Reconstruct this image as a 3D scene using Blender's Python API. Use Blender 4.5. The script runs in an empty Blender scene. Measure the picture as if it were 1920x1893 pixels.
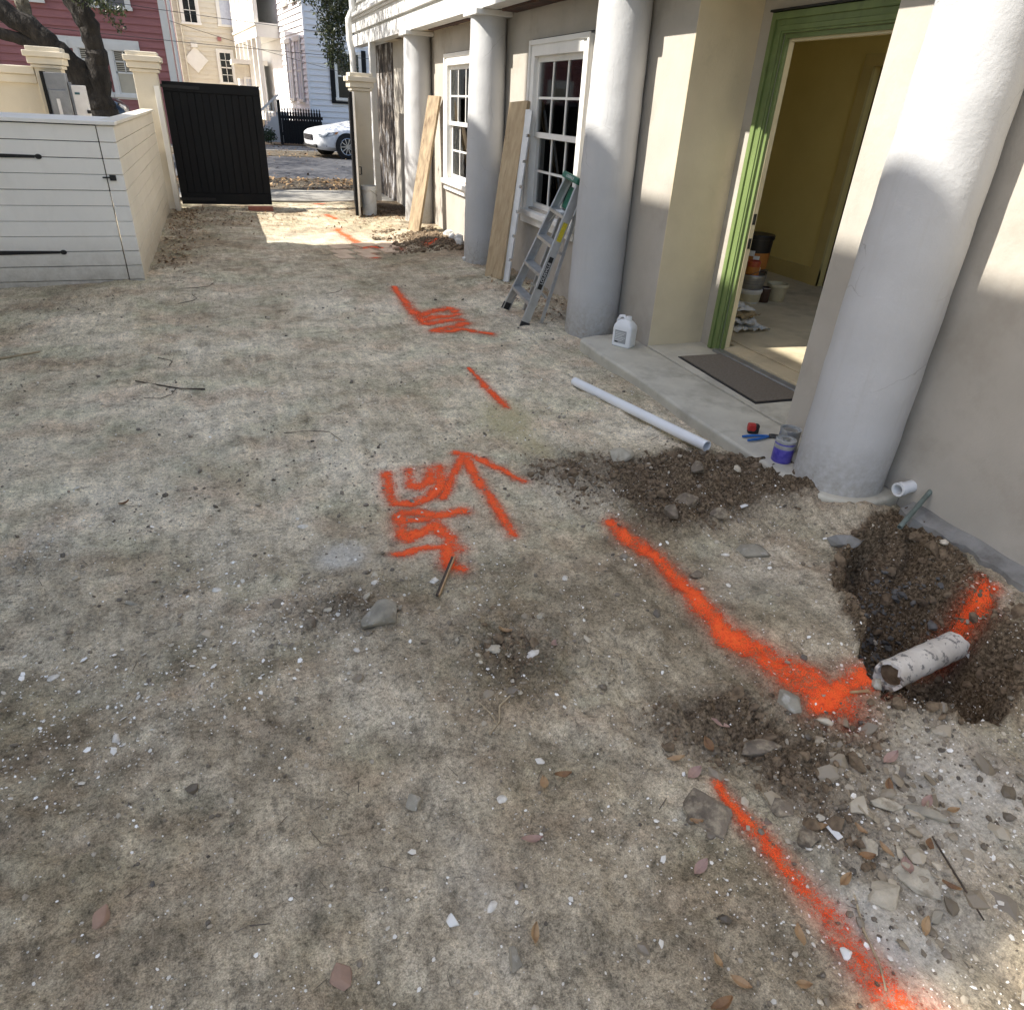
import bpy, math, random
import numpy as np
from mathutils import Matrix, Vector, Euler

random.seed(7); RNG = np.random.default_rng(11)
scn = bpy.context.scene
COL = scn.collection
PI = math.pi

# ------------------------------------------------------------------ camera, sky, sun, exposure
cam = bpy.data.cameras.new('camera'); cam_o = bpy.data.objects.new('camera', cam); COL.objects.link(cam_o)
cam.sensor_fit = 'HORIZONTAL'; cam.sensor_width = 36.0; cam.lens = 23.99
cam.clip_start = 0.02; cam.clip_end = 2000
R = ((0.934, -0.136, 0.330), (-0.353, -0.485, 0.800), (0.051, -0.864, -0.502))
cm = Matrix(((R[0][0], -R[0][1], -R[0][2], 0.0), (R[1][0], -R[1][1], -R[1][2], 0.0), (R[2][0], -R[2][1], -R[2][2], 1.6), (0, 0, 0, 1)))
q = cm.to_quaternion(); cam_o.rotation_mode = 'QUATERNION'; cam_o.rotation_quaternion = q; cam_o.location = (0, 0, 1.6)
scn.camera = cam_o

SUN_TRAVEL = Vector((1.0, -0.11, -1.1)).normalized()
sun_to = -SUN_TRAVEL
w = bpy.data.worlds.new('World'); scn.world = w; w.use_nodes = True
nt = w.node_tree; bg = nt.nodes['Background']
sky = nt.nodes.new('ShaderNodeTexSky'); sky.sky_type = 'NISHITA'; sky.sun_disc = False
sky.sun_elevation = math.asin(sun_to.z); sky.sun_rotation = math.atan2(sun_to.x, sun_to.y) % (2 * PI)
sky.air_density = 1.0; sky.dust_density = 2.0; sky.ozone_density = 1.0
nt.links.new(sky.outputs[0], bg.inputs[0]); bg.inputs[1].default_value = 0.112
sl = bpy.data.lights.new('sun', 'SUN'); sl.energy = 4.2; sl.angle = math.radians(0.55); sl.color = (1.0, 0.95, 0.87)
so = bpy.data.objects.new('sun', sl); COL.objects.link(so)
so.rotation_euler = SUN_TRAVEL.to_track_quat('-Z', 'Y').to_euler(); so.location = (-20, 4, 25)
scn.view_settings.view_transform = 'Standard'; scn.view_settings.look = 'None'
scn.view_settings.exposure = 1.30; scn.view_settings.gamma = 1.0
try:
    scn.cycles.max_bounces = 8; scn.cycles.diffuse_bounces = 5; scn.cycles.transparent_max_bounces = 12
    scn.cycles.caustics_reflective = False; scn.cycles.caustics_refractive = False
    scn.cycles.use_denoising = True
except Exception:
    pass

# ------------------------------------------------------------------ materials
MATS = {}
def _nodes(name):
    m = bpy.data.materials.new(name); m.use_nodes = True
    t = m.node_tree; b = t.nodes['Principled BSDF']
    MATS[name] = m
    return m, t, b
def _pos(t, scale=(1, 1, 1), obj=False):
    if obj:
        g = t.nodes.new('ShaderNodeTexCoord'); o = g.outputs['Object']
    else:
        g = t.nodes.new('ShaderNodeNewGeometry'); o = g.outputs['Position']
    mp = t.nodes.new('ShaderNodeMapping'); mp.inputs['Scale'].default_value = scale
    t.links.new(o, mp.inputs['Vector']); return mp.outputs[0]
def _noise(t, vec, scale, detail=4, rough=0.6, dist=0.0):
    n = t.nodes.new('ShaderNodeTexNoise'); n.inputs['Scale'].default_value = scale
    n.inputs['Detail'].default_value = detail; n.inputs['Roughness'].default_value = rough
    n.inputs['Distortion'].default_value = dist
    t.links.new(vec, n.inputs['Vector']); return n.outputs[0]
def _ramp(t, fac, stops):
    r = t.nodes.new('ShaderNodeValToRGB'); e = r.color_ramp.elements
    while len(e) < len(stops): e.new(0.5)
    for el, (p, c) in zip(e, stops):
        el.position = p; el.color = c if len(c) == 4 else (c[0], c[1], c[2], 1)
    t.links.new(fac, r.inputs[0]); return r.outputs[0]
def _mix(t, fac, a, b, mode='MIX'):
    m = t.nodes.new('ShaderNodeMix'); m.data_type = 'RGBA'; m.blend_type = mode
    for sock, v in ((m.inputs[0], fac), (m.inputs[6], a), (m.inputs[7], b)):
        if isinstance(v, (int, float)): sock.default_value = v
        elif isinstance(v, tuple): sock.default_value = v if len(v) == 4 else (v[0], v[1], v[2], 1)
        else: t.links.new(v, sock)
    return m.outputs[2]
def _math(t, op, a, b=0.0, clamp=False):
    m = t.nodes.new('ShaderNodeMath'); m.operation = op; m.use_clamp = clamp
    for sock, v in ((m.inputs[0], a), (m.inputs[1], b)):
        if isinstance(v, (int, float)): sock.default_value = v
        else: t.links.new(v, sock)
    return m.outputs[0]
def _bump(t, b, h, strength, dist=0.01, prev=None):
    n = t.nodes.new('ShaderNodeBump'); n.inputs['Strength'].default_value = strength; n.inputs['Distance'].default_value = dist
    t.links.new(h, n.inputs['Height'])
    if prev is not None: t.links.new(prev, n.inputs['Normal'])
    t.links.new(n.outputs[0], b.inputs['Normal']); return n.outputs[0]

def _mix_noise(t, v):
    n = t.nodes.new('ShaderNodeTexNoise'); n.inputs['Scale'].default_value = 5; n.inputs['Detail'].default_value = 5; t.links.new(v, n.inputs['Vector']); return n.outputs[1]
def mat(name, c, c2=None, scale=6.0, rough=0.6, metal=0.0, bump=0.0, bscale=40.0, bdist=0.004, stretch=(1, 1, 1), lo=0.35, hi=0.65, spec=0.5,
        dirt=None, dscale=1.2, dlo=0.55, dhi=0.75, obj=False):
    m, t, b = _nodes(name)
    v = _pos(t, stretch, obj)
    c2 = c2 or tuple(x * 0.85 for x in c)
    col = _ramp(t, _noise(t, v, scale, 5), [(lo, c), (hi, c2)])
    if dirt:
        f = _ramp(t, _noise(t, v, dscale, 6, 0.65), [(dlo, (0, 0, 0)), (dhi, (1, 1, 1))])
        col = _mix(t, f, col, dirt)
    t.links.new(col, b.inputs['Base Color'])
    b.inputs['Roughness'].default_value = rough; b.inputs['Metallic'].default_value = metal
    b.inputs['Specular IOR Level'].default_value = spec
    if bump > 0:
        _bump(t, b, _noise(t, v, bscale, 4, 0.65), bump, bdist)
    return m

mat('stucco', (0.45, 0.415, 0.36), (0.38, 0.35, 0.30), 1.6, 0.9, bump=0.35, bscale=55, bdist=0.004, dirt=(0.29, 0.255, 0.205), dscale=2.2, dlo=0.52, dhi=0.85)
mat('stucco_bounce', (0.66, 0.57, 0.40), (0.58, 0.495, 0.34), 1.6, 0.9, bump=0.35, bscale=55, bdist=0.004, dirt=(0.50, 0.43, 0.295), dscale=2.6, dlo=0.55, dhi=0.8)  # warm bounced light put into the stucco colour, for the door reveal
def column_mat():
    m, t, b = _nodes('column_white')
    v = _pos(t)
    col = _ramp(t, _noise(t, v, 2.5, 5), [(0.3, (0.51, 0.51, 0.505)), (0.7, (0.45, 0.45, 0.445))])
    sp = t.nodes.new('ShaderNodeSeparateXYZ'); g = t.nodes.new('ShaderNodeNewGeometry'); t.links.new(g.outputs['Position'], sp.inputs[0])
    # mud splashed on the foot of the column
    hgt = _math(t, 'SUBTRACT', 0.36, sp.outputs[2]); hgt = _math(t, 'MULTIPLY', hgt, 2.6, True)
    n = _noise(t, v, 30, 5, 0.7); f = _math(t, 'MULTIPLY', hgt, _math(t, 'SUBTRACT', n, 0.30)); f = _math(t, 'MULTIPLY', f, 2.6, True)
    col = _mix(t, f, col, (0.26, 0.23, 0.18))
    t.links.new(col, b.inputs['Base Color']); b.inputs['Roughness'].default_value = 0.62
    n1 = _bump(t, b, _noise(t, v, 6, 4, 0.5), 0.35, 0.022)
    vo = t.nodes.new('ShaderNodeTexVoronoi'); vo.feature = 'DISTANCE_TO_EDGE'; vo.inputs['Scale'].default_value = 2.6
    wv = _mix(t, 0.12, _pos(t), _mix_noise(t, v)); t.links.new(wv, vo.inputs['Vector'])
    crk = _math(t, 'LESS_THAN', vo.outputs['Distance'], 0.0035)
    crk = _math(t, 'MULTIPLY', crk, _ramp(t, _noise(t, v, 1.9, 3), [(0.52, (0, 0, 0)), (0.60, (1, 1, 1))]))
    col2 = _mix(t, _math(t, 'MULTIPLY', crk, 0.45), col, (0.22, 0.21, 0.20))
    run = _ramp(t, _noise(t, _pos(t, (14, 14, 0.7)), 1.6, 5, 0.65), [(0.56, (0, 0, 0)), (0.74, (1, 1, 1))])
    col2 = _mix(t, _math(t, 'MULTIPLY', run, 0.30), col2, (0.40, 0.385, 0.35))
    t.links.new(col2, b.inputs['Base Color'])
    _bump(t, b, _noise(t, v, 55, 4, 0.65), 0.35, 0.005, n1)
column_mat()
mat('trim_white', (0.80, 0.79, 0.75), (0.74, 0.73, 0.69), 5, 0.45, bump=0.12, bscale=25, dirt=(0.55, 0.53, 0.47), dscale=5, dlo=0.62, dhi=0.9)
mat('fascia_white', (0.66, 0.655, 0.63), (0.58, 0.575, 0.55), 3, 0.55, bump=0.25, bscale=14, bdist=0.008, dirt=(0.42, 0.395, 0.34), dscale=4, dlo=0.55, dhi=0.8)
mat('soffit_peeling', (0.60, 0.54, 0.42), (0.50, 0.42, 0.30), 5, 0.8, bump=0.4, bscale=20, bdist=0.01, dirt=(0.05, 0.03, 0.02), dscale=3.2, dlo=0.52, dhi=0.58)
mat('exposed_timber', (0.10, 0.045, 0.03), (0.03, 0.02, 0.016), 9, 0.85, bump=0.5, bscale=25, bdist=0.01)
mat('green_paint', (0.165, 0.225, 0.078), (0.13, 0.18, 0.062), 9, 0.5, bump=0.25, bscale=40, bdist=0.003, stretch=(1, 1, 0.3), dirt=(0.09, 0.115, 0.045), dscale=11, dlo=0.56, dhi=0.75)
mat('jamb_cream', (0.66, 0.58, 0.38), (0.60, 0.52, 0.33), 6, 0.5)
mat('room_yellow', (0.78, 0.64, 0.25), (0.72, 0.58, 0.22), 1.4, 0.8, bump=0.1, bscale=60)
mat('room_trim', (0.62, 0.50, 0.20), (0.55, 0.43, 0.17), 3, 0.5)
mat('ceiling_white', (0.8, 0.78, 0.7), None, 3, 0.9)
mat('room_floor', (0.60, 0.51, 0.34), (0.46, 0.385, 0.25), 3, 0.8, bump=0.2, bscale=30, dirt=(0.27, 0.23, 0.16), dscale=2, dlo=0.5, dhi=0.75)
mat('concrete', (0.55, 0.52, 0.43), (0.45, 0.42, 0.345), 4, 0.9, bump=0.45, bscale=60, bdist=0.004, dirt=(0.33, 0.305, 0.245), dscale=3.4, dlo=0.5, dhi=0.72)
mat('concrete_dark', (0.27, 0.265, 0.25), (0.20, 0.195, 0.18), 9, 0.92, bump=0.7, bscale=45, bdist=0.008, dirt=(0.12, 0.11, 0.10), dscale=7, dlo=0.5, dhi=0.7)
mat('threshold_metal', (0.35, 0.36, 0.36), (0.28, 0.28, 0.28), 12, 0.4, 0.7)
mat('doormat', (0.20, 0.17, 0.135), (0.13, 0.11, 0.085), 45, 0.97, bump=0.9, bscale=260, bdist=0.004, stretch=(1, 3, 1))
mat('cream_stucco', (0.72, 0.655, 0.53), (0.66, 0.60, 0.48), 2.2, 0.9, bump=0.3, bscale=60, dirt=(0.54, 0.48, 0.37), dscale=1.6, dlo=0.6, dhi=0.85)
mat('cream_trim', (0.74, 0.675, 0.555), (0.67, 0.61, 0.49), 3, 0.85, bump=0.2, bscale=40)
def white_board_mat(name, c, c2, mud):
    m, t, b = _nodes(name)
    v = _pos(t)
    col = _ramp(t, _noise(t, v, 2.0, 5), [(0.35, c), (0.7, c2)])
    sp = t.nodes.new('ShaderNodeSeparateXYZ'); g = t.nodes.new('ShaderNodeNewGeometry'); t.links.new(g.outputs['Position'], sp.inputs[0])
    f = _math(t, 'SUBTRACT', 0.42, sp.outputs[2]); f = _math(t, 'MULTIPLY', f, 1.9, True)
    f = _math(t, 'MULTIPLY', f, _noise(t, v, 9, 6, 0.75)); f = _math(t, 'MULTIPLY', f, 1.6, True)
    sm_ = _ramp(t, _noise(t, _pos(t, (2.0, 2.0, 0.8)), 3.0, 6, 0.7), [(0.5, (0, 0, 0)), (0.75, (1, 1, 1))])
    col = _mix(t, _math(t, 'MULTIPLY', sm_, 0.10), col, mud)
    col = _mix(t, f, col, mud)
    t.links.new(col, b.inputs['Base Color']); b.inputs['Roughness'].default_value = 0.5
    _bump(t, b, _noise(t, _pos(t, (1, 1, 6)), 20, 3), 0.08, 0.004)
white_board_mat('board_white', (0.90, 0.87, 0.80), (0.86, 0.83, 0.76), (0.30, 0.26, 0.20))
white_board_mat('board_offwhite', (0.82, 0.77, 0.66), (0.76, 0.71, 0.60), (0.34, 0.28, 0.20))
mat('black_paint', (0.008, 0.009, 0.010), (0.006, 0.006, 0.007), 4, 0.62, spec=0.22, bump=0.12, bscale=30, stretch=(1, 1, 0.2), dirt=(0.02, 0.018, 0.016), dscale=6, dlo=0.6, dhi=0.85)
mat('black_iron', (0.012, 0.012, 0.013), (0.02, 0.019, 0.018), 30, 0.5, 0.3)
mat('pink_board', (0.37, 0.15, 0.14), (0.31, 0.125, 0.12), 2.5, 0.7, stretch=(1, 1, 4), bump=0.1, bscale=20)
mat('cream_board', (0.66, 0.61, 0.49), (0.60, 0.55, 0.44), 2, 0.7, stretch=(1, 1, 4))
mat('white_house_board', (0.80, 0.80, 0.80), (0.75, 0.75, 0.76), 2, 0.6, stretch=(1, 1, 4))
mat('far_trim', (0.78, 0.76, 0.70), (0.72, 0.70, 0.64), 3, 0.6)
mat('roof_dark', (0.09, 0.09, 0.095), (0.06, 0.06, 0.063), 6, 0.8)
mat('blind_brown', (0.10, 0.085, 0.06), (0.07, 0.06, 0.045), 5, 0.6)
mat('paper_pale', (0.55, 0.50, 0.38), (0.48, 0.43, 0.33), 3, 0.8)
def curtain_mat():
    m = bpy.data.materials.new('curtain'); m.use_nodes = True; t = m.node_tree; t.nodes.clear(); MATS['curtain'] = m
    out = t.nodes.new('ShaderNodeOutputMaterial'); mx = t.nodes.new('ShaderNodeMixShader'); mx.inputs[0].default_value = 0.5
    d = t.nodes.new('ShaderNodeBsdfDiffuse'); d.inputs[0].default_value = (0.30, 0.30, 0.30, 1); tr = t.nodes.new('ShaderNodeBsdfTransparent'); tr.inputs[0].default_value = (0.75, 0.75, 0.75, 1)
    t.links.new(d.outputs[0], mx.inputs[1]); t.links.new(tr.outputs[0], mx.inputs[2]); t.links.new(mx.outputs[0], out.inputs[0])
curtain_mat()
mat('curtain_white', (0.6, 0.63, 0.68), (0.5, 0.53, 0.6), 9, 0.9)
mat('galv', (0.30, 0.31, 0.33), (0.24, 0.25, 0.27), 9, 0.45, 0.6, dirt=(0.18, 0.18, 0.19), dscale=6)
mat('meter_white', (0.60, 0.60, 0.62), (0.52, 0.52, 0.54), 9, 0.5)
mat('screen_blue', (0.03, 0.09, 0.11), None, 9, 0.3)
mat('bark', (0.05, 0.042, 0.034), (0.014, 0.012, 0.010), 9, 0.95, bump=1.0, bscale=16, bdist=0.05, stretch=(1, 1, 0.35))
mat('bark_pale', (0.30, 0.27, 0.20), (0.05, 0.04, 0.03), 4, 0.95, bump=1.0, bscale=16, bdist=0.05)
mat('aluminium', (0.56, 0.57, 0.57), (0.46, 0.47, 0.47), 14, 0.42, 0.75, bump=0.06, bscale=90, dirt=(0.36, 0.36, 0.35), dscale=12, dlo=0.55, dhi=0.8)
mat('green_plastic', (0.012, 0.13, 0.075), (0.01, 0.10, 0.06), 12, 0.45)
mat('yellow_label', (0.62, 0.50, 0.02), (0.40, 0.33, 0.03), 60, 0.5)
mat('label_white', (0.75, 0.75, 0.73), (0.65, 0.65, 0.63), 40, 0.55)
mat('label_black', (0.012, 0.012, 0.012), None, 9, 0.45)
mat('label_grey', (0.36, 0.37, 0.37), (0.26, 0.27, 0.27), 160, 0.6, stretch=(1, 1, 4))
mat('pine_new', (0.46, 0.355, 0.215), (0.35, 0.255, 0.145), 3.2, 0.75, bump=0.3, bscale=30, bdist=0.003, stretch=(7, 7, 0.8), dirt=(0.25, 0.17, 0.09), dscale=3.0, dlo=0.56, dhi=0.72)
mat('pine_old', (0.38, 0.29, 0.18), (0.22, 0.16, 0.095), 3.2, 0.8, bump=0.4, bscale=30, bdist=0.004, stretch=(7, 7, 0.8), dirt=(0.13, 0.08, 0.045), dscale=2.2, dlo=0.55, dhi=0.7)
mat('lath_white', (0.70, 0.71, 0.70), (0.60, 0.61, 0.60), 8, 0.6)
mat('pvc_white', (0.80, 0.81, 0.81), (0.74, 0.75, 0.75), 6, 0.32, dirt=(0.55, 0.52, 0.47), dscale=18, dlo=0.66, dhi=0.85)
mat('pipe_inside', (0.06, 0.055, 0.05), None, 9, 0.9)
mat('jug_plastic', (0.78, 0.79, 0.79), (0.72, 0.73, 0.73), 12, 0.4)
mat('bucket_plastic', (0.74, 0.74, 0.72), (0.66, 0.66, 0.63), 7, 0.45, dirt=(0.5, 0.48, 0.43), dscale=8)
mat('purple_label', (0.055, 0.045, 0.30), (0.10, 0.08, 0.38), 26, 0.35, lo=0.45, hi=0.55)
mat('clear_lid', (0.50, 0.51, 0.50), (0.38, 0.39, 0.38), 30, 0.25, 0.35)
mat('tin', (0.42, 0.42, 0.41), (0.32, 0.32, 0.31), 20, 0.35, 0.8)
mat('tape_red', (0.45, 0.035, 0.025), None, 12, 0.4)
mat('tape_black', (0.015, 0.015, 0.016), None, 12, 0.55)
mat('grip_blue', (0.02, 0.13, 0.42), None, 12, 0.4)
mat('steel_dark', (0.16, 0.16, 0.165), None, 12, 0.4, 0.8)
mat('copper_green', (0.20, 0.245, 0.225), (0.12, 0.145, 0.125), 24, 0.7, 0.2, bump=0.3, bscale=60)
mat('bucket_black', (0.012, 0.012, 0.012), None, 12, 0.4)
mat('label_orange', (0.50, 0.20, 0.035), (0.40, 0.15, 0.03), 20, 0.5)
mat('can_red', (0.33, 0.03, 0.02), (0.40, 0.10, 0.03), 30, 0.4)
mat('can_brown', (0.06, 0.03, 0.02), None, 12, 0.4)
mat('bucket_cream', (0.55, 0.50, 0.34), (0.46, 0.41, 0.27), 12, 0.5)
mat('paper_white', (0.66, 0.65, 0.60), (0.55, 0.54, 0.5), 12, 0.7)
mat('cardboard', (0.36, 0.27, 0.14), (0.30, 0.22, 0.11), 12, 0.8)
mat('car_white', (0.80, 0.81, 0.82), None, 9, 0.15, spec=0.7)
mat('car_black', (0.008, 0.008, 0.010), None, 9, 0.12, spec=0.7)
mat('tyre', (0.014, 0.014, 0.014), None, 12, 0.85)
mat('chrome', (0.55, 0.56, 0.57), None, 12, 0.2, 0.9)
mat('lamp_clear', (0.32, 0.35, 0.38), (0.16, 0.18, 0.20), 14, 0.1)
mat('lamp_amber', (0.55, 0.20, 0.04), None, 12, 0.25)
mat('asphalt', (0.085, 0.085, 0.09), (0.06, 0.06, 0.064), 3, 0.9, bump=0.5, bscale=80, dirt=(0.11, 0.105, 0.095), dscale=0.7)
mat('sidewalk', (0.30, 0.285, 0.25), (0.24, 0.225, 0.195), 2, 0.9, bump=0.3, bscale=60, dirt=(0.16, 0.14, 0.11), dscale=1.5)
mat('verge', (0.11, 0.088, 0.058), (0.07, 0.055, 0.036), 4, 0.95, bump=0.8, bscale=30, bdist=0.02)
mat('leaf_brown', (0.27, 0.15, 0.065), (0.15, 0.08, 0.04), 40, 0.7, obj=False)
mat('leaf_tan', (0.40, 0.27, 0.14), (0.30, 0.18, 0.09), 30, 0.6)
mat('leaf_pink', (0.37, 0.24, 0.19), (0.28, 0.18, 0.15), 30, 0.6)
mat('shell', (0.72, 0.68, 0.60), (0.50, 0.46, 0.39), 60, 0.6)
mat('twig', (0.075, 0.055, 0.038), (0.045, 0.033, 0.025), 40, 0.9)
mat('twig_pale', (0.42, 0.34, 0.22), (0.30, 0.23, 0.14), 40, 0.85)
mat('rock_grey', (0.33, 0.30, 0.235), (0.20, 0.18, 0.14), 14, 0.92, bump=0.6, bscale=60, bdist=0.006, dirt=(0.40, 0.385, 0.34), dscale=22, dlo=0.55, dhi=0.7)
mat('rock_brown', (0.21, 0.17, 0.125), (0.11, 0.088, 0.064), 18, 0.95, bump=0.9, bscale=70, bdist=0.008, dirt=(0.34, 0.285, 0.20), dscale=26, dlo=0.5, dhi=0.66)
mat('rock_pale', (0.52, 0.465, 0.36), (0.36, 0.32, 0.245), 20, 0.94, bump=0.8, bscale=70, bdist=0.007, dirt=(0.27, 0.23, 0.165), dscale=24, dlo=0.52, dhi=0.68)
mat('rock_white', (0.74, 0.73, 0.69), (0.62, 0.61, 0.57), 16, 0.85, bump=0.4, bscale=60, bdist=0.005)
mat('rock_pink', (0.34, 0.22, 0.155), (0.25, 0.165, 0.12), 16, 0.9, bump=0.4, bscale=60, bdist=0.005)
mat('pebbles', (0.23, 0.21, 0.175), (0.105, 0.095, 0.08), 38, 0.92)
mat('clods', (0.095, 0.066, 0.040), (0.22, 0.16, 0.10), 34, 0.97, bump=0.6, bscale=120, bdist=0.004)
mat('black_rubble', (0.07, 0.068, 0.064), (0.15, 0.145, 0.135), 20, 0.85)
mat('brick_paver', (0.62, 0.48, 0.34), (0.5, 0.37, 0.26), 9, 0.92, bump=0.5, bscale=60, bdist=0.005)
mat('brick_red', (0.33, 0.125, 0.085), (0.26, 0.10, 0.07), 12, 0.9, bump=0.5, bscale=60)
mat('shrub_leaf', (0.05, 0.085, 0.03), (0.03, 0.05, 0.02), 12, 0.6)
mat('wire', (0.02, 0.02, 0.02), None, 4, 0.6)
mat('neighbor_board', (0.66, 0.64, 0.58), (0.6, 0.58, 0.52), 2, 0.7, stretch=(1, 1, 4))

def leaf_mat(name, a, b_, c):
    m, t, b = _nodes(name)
    g = t.nodes.new('ShaderNodeNewGeometry')
    col = _ramp(t, g.outputs['Random Per Island'], [(0.0, a), (0.6, b_), (1.0, c)])
    t.links.new(col, b.inputs['Base Color']); b.inputs['Roughness'].default_value = 0.42
    return m
leaf_mat('oak_leaf', (0.018, 0.028, 0.010), (0.045, 0.065, 0.022), (0.12, 0.13, 0.05))
leaf_mat('litter', (0.10, 0.06, 0.03), (0.22, 0.13, 0.06), (0.34, 0.22, 0.11))
leaf_mat('litter_orange', (0.20, 0.11, 0.045), (0.33, 0.20, 0.085), (0.45, 0.31, 0.15))
leaf_mat('gravel_mix', (0.07, 0.056, 0.040), (0.20, 0.165, 0.12), (0.52, 0.46, 0.36))
leaf_mat('shell_mix', (0.50, 0.46, 0.38), (0.78, 0.75, 0.68), (0.90, 0.88, 0.83))
leaf_mat('rubble_mix', (0.13, 0.105, 0.073), (0.27, 0.225, 0.16), (0.50, 0.44, 0.335))
leaf_mat('bits_mix', (0.045, 0.032, 0.022), (0.10, 0.075, 0.05), (0.36, 0.29, 0.18))

def glass_mat(name, tint=0.0):
    m = bpy.data.materials.new(name); m.use_nodes = True; t = m.node_tree; t.nodes.clear(); MATS[name] = m
    out = t.nodes.new('ShaderNodeOutputMaterial'); mx = t.nodes.new('ShaderNodeMixShader')
    tr = t.nodes.new('ShaderNodeBsdfTransparent'); gl = t.nodes.new('ShaderNodeBsdfGlossy'); gl.inputs['Roughness'].default_value = 0.03
    tr.inputs[0].default_value = (0.80 - tint,) * 3 + (1,)
    fr = t.nodes.new('ShaderNodeFresnel'); fr.inputs[0].default_value = 1.5
    t.links.new(fr.outputs[0], mx.inputs[0]); t.links.new(tr.outputs[0], mx.inputs[1]); t.links.new(gl.outputs[0], mx.inputs[2])
    t.links.new(mx.outputs[0], out.inputs[0])
glass_mat('glass')
mat('glass_dark', (0.012, 0.013, 0.015), None, 4, 0.05, spec=0.6)

def s_a(t, a): return a.outputs['Alpha']
def ground_mat():
    m, t, b = _nodes('dirt')
    v = _pos(t)
    a = t.nodes.new('ShaderNodeAttribute'); a.attribute_name = 'soil'
    s = t.nodes.new('ShaderNodeSeparateColor'); t.links.new(a.outputs['Color'], s.inputs[0])
    big = _noise(t, v, 0.9, 5, 0.6); mid = _noise(t, v, 5.5, 6, 0.66, 0.3); cm_ = _noise(t, v, 19, 5, 0.68, 0.2); fine = _noise(t, v, 75, 5, 0.72); tiny = _noise(t, v, 240, 3, 0.7)
    st = _noise(t, _pos(t, (9, 1.6, 1)), 2.2, 4, 0.6)          # faint drag marks along the drive
    def G(a, b, cc): return [(a[0], (a[1],) * 3), (b[0], (b[1],) * 3), (cc[0], (cc[1],) * 3)]
    c = _ramp(t, big, [(0.36, (0.44, 0.378, 0.268)), (0.50, (0.555, 0.485, 0.358)), (0.62, (0.655, 0.58, 0.445))])
    c = _mix(t, 1.0, c, _ramp(t, mid, G((0.34, 0.72), (0.50, 1.06), (0.66, 1.26))), 'MULTIPLY')
    c = _mix(t, 1.0, c, _ramp(t, cm_, G((0.32, 0.66), (0.47, 1.05), (0.64, 1.22))), 'MULTIPLY')
    c = _mix(t, 0.5, c, _ramp(t, st, G((0.36, 0.7), (0.5, 1.0), (0.64, 1.25))), 'MULTIPLY')
    c = _mix(t, 1.0, c, _ramp(t, fine, G((0.35, 0.55), (0.48, 1.04), (0.64, 1.32))), 'MULTIPLY')
    c = _mix(t, 1.0, c, _ramp(t, tiny, G((0.33, 0.62), (0.5, 1.02), (0.68, 1.40))), 'MULTIPLY')
    # brown and grey-green tinges in broad patches
    gr = _ramp(t, _noise(t, v, 2.1, 4, 0.5), [(0.48, (0, 0, 0)), (0.64, (1, 1, 1))])
    c = _mix(t, _math(t, 'MULTIPLY', gr, 0.6), c, (0.76, 0.83, 0.76), 'MULTIPLY')
    gb_ = _ramp(t, _noise(t, _pos(t, (1.3, 1.3, 1)), 1.7, 5, 0.6), [(0.48, (0, 0, 0)), (0.62, (1, 1, 1))])
    c = _mix(t, _math(t, 'MULTIPLY', gb_, 0.6), c, (0.84, 0.72, 0.66), 'MULTIPLY')
    darken = _math(t, 'MULTIPLY', s_a(t, a), _ramp(t, _noise(t, v, 2.6, 7, 0.68), [(0.36, (0.45, 0.45, 0.45)), (0.58, (1, 1, 1))]))  # darkens the ground by the alpha mask, broken up by noise
    c = _mix(t, _math(t, 'MULTIPLY', darken, 0.95), c, (0.46, 0.435, 0.405), 'MULTIPLY')
    # yellow clay, pale sand and painted-in sun flecks, dark dug soil
    nz = _math(t, 'SUBTRACT', mid, 0.5)
    def edge(ch, k=1.6):
        f = _math(t, 'ADD', s.outputs[ch], _math(t, 'MULTIPLY', nz, k)); 
        f = _math(t, 'MULTIPLY', f, s.outputs[ch]); return _math(t, 'MULTIPLY', f, 1.25, True)
    c = _mix(t, _math(t, 'MULTIPLY', edge(2, 0.6), 0.7), c, _ramp(t, fine, [(0.3, (0.38, 0.325, 0.165)), (0.7, (0.56, 0.49, 0.28))]))
    c = _mix(t, _math(t, 'MULTIPLY', edge(1), 0.9), c, _ramp(t, fine, [(0.32, (0.40, 0.37, 0.31)), (0.68, (0.74, 0.70, 0.61))]))
    c = _mix(t, edge(0), c, _ramp(t, fine, [(0.36, (0.034, 0.024, 0.014)), (0.5, (0.12, 0.086, 0.053)), (0.66, (0.27, 0.205, 0.135))]))
    # crushed oyster shell trodden into the surface
    vo = t.nodes.new('ShaderNodeTexVoronoi'); vo.inputs['Scale'].default_value = 95; vo.inputs['Randomness'].default_value = 1.0
    t.links.new(v, vo.inputs['Vector'])
    sc = t.nodes.new('ShaderNodeSeparateColor'); t.links.new(vo.outputs['Color'], sc.inputs[0])
    pick = _math(t, 'GREATER_THAN', sc.outputs[0], 0.90)
    size = _math(t, 'MULTIPLY', sc.outputs[1], 0.36)
    dot = _math(t, 'LESS_THAN', vo.outputs['Distance'], size)
    sp = _math(t, 'MULTIPLY', pick, dot)
    den = _ramp(t, _noise(t, v, 2.6, 4, 0.6), [(0.42, (0.08, 0.08, 0.08)), (0.62, (1, 1, 1))])
    sp = _math(t, 'MULTIPLY', sp, den)
    c = _mix(t, _math(t, 'MULTIPLY', sp, 0.85), c, (0.68, 0.66, 0.60))
    t.links.new(c, b.inputs['Base Color']); b.inputs['Roughness'].default_value = 0.95; b.inputs['Specular IOR Level'].default_value = 0.2
    n1 = _bump(t, b, _noise(t, v, 16, 7, 0.70), 0.7, 0.030)
    n2 = _bump(t, b, _noise(t, v, 95, 4, 0.7), 0.6, 0.008, n1)
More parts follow.
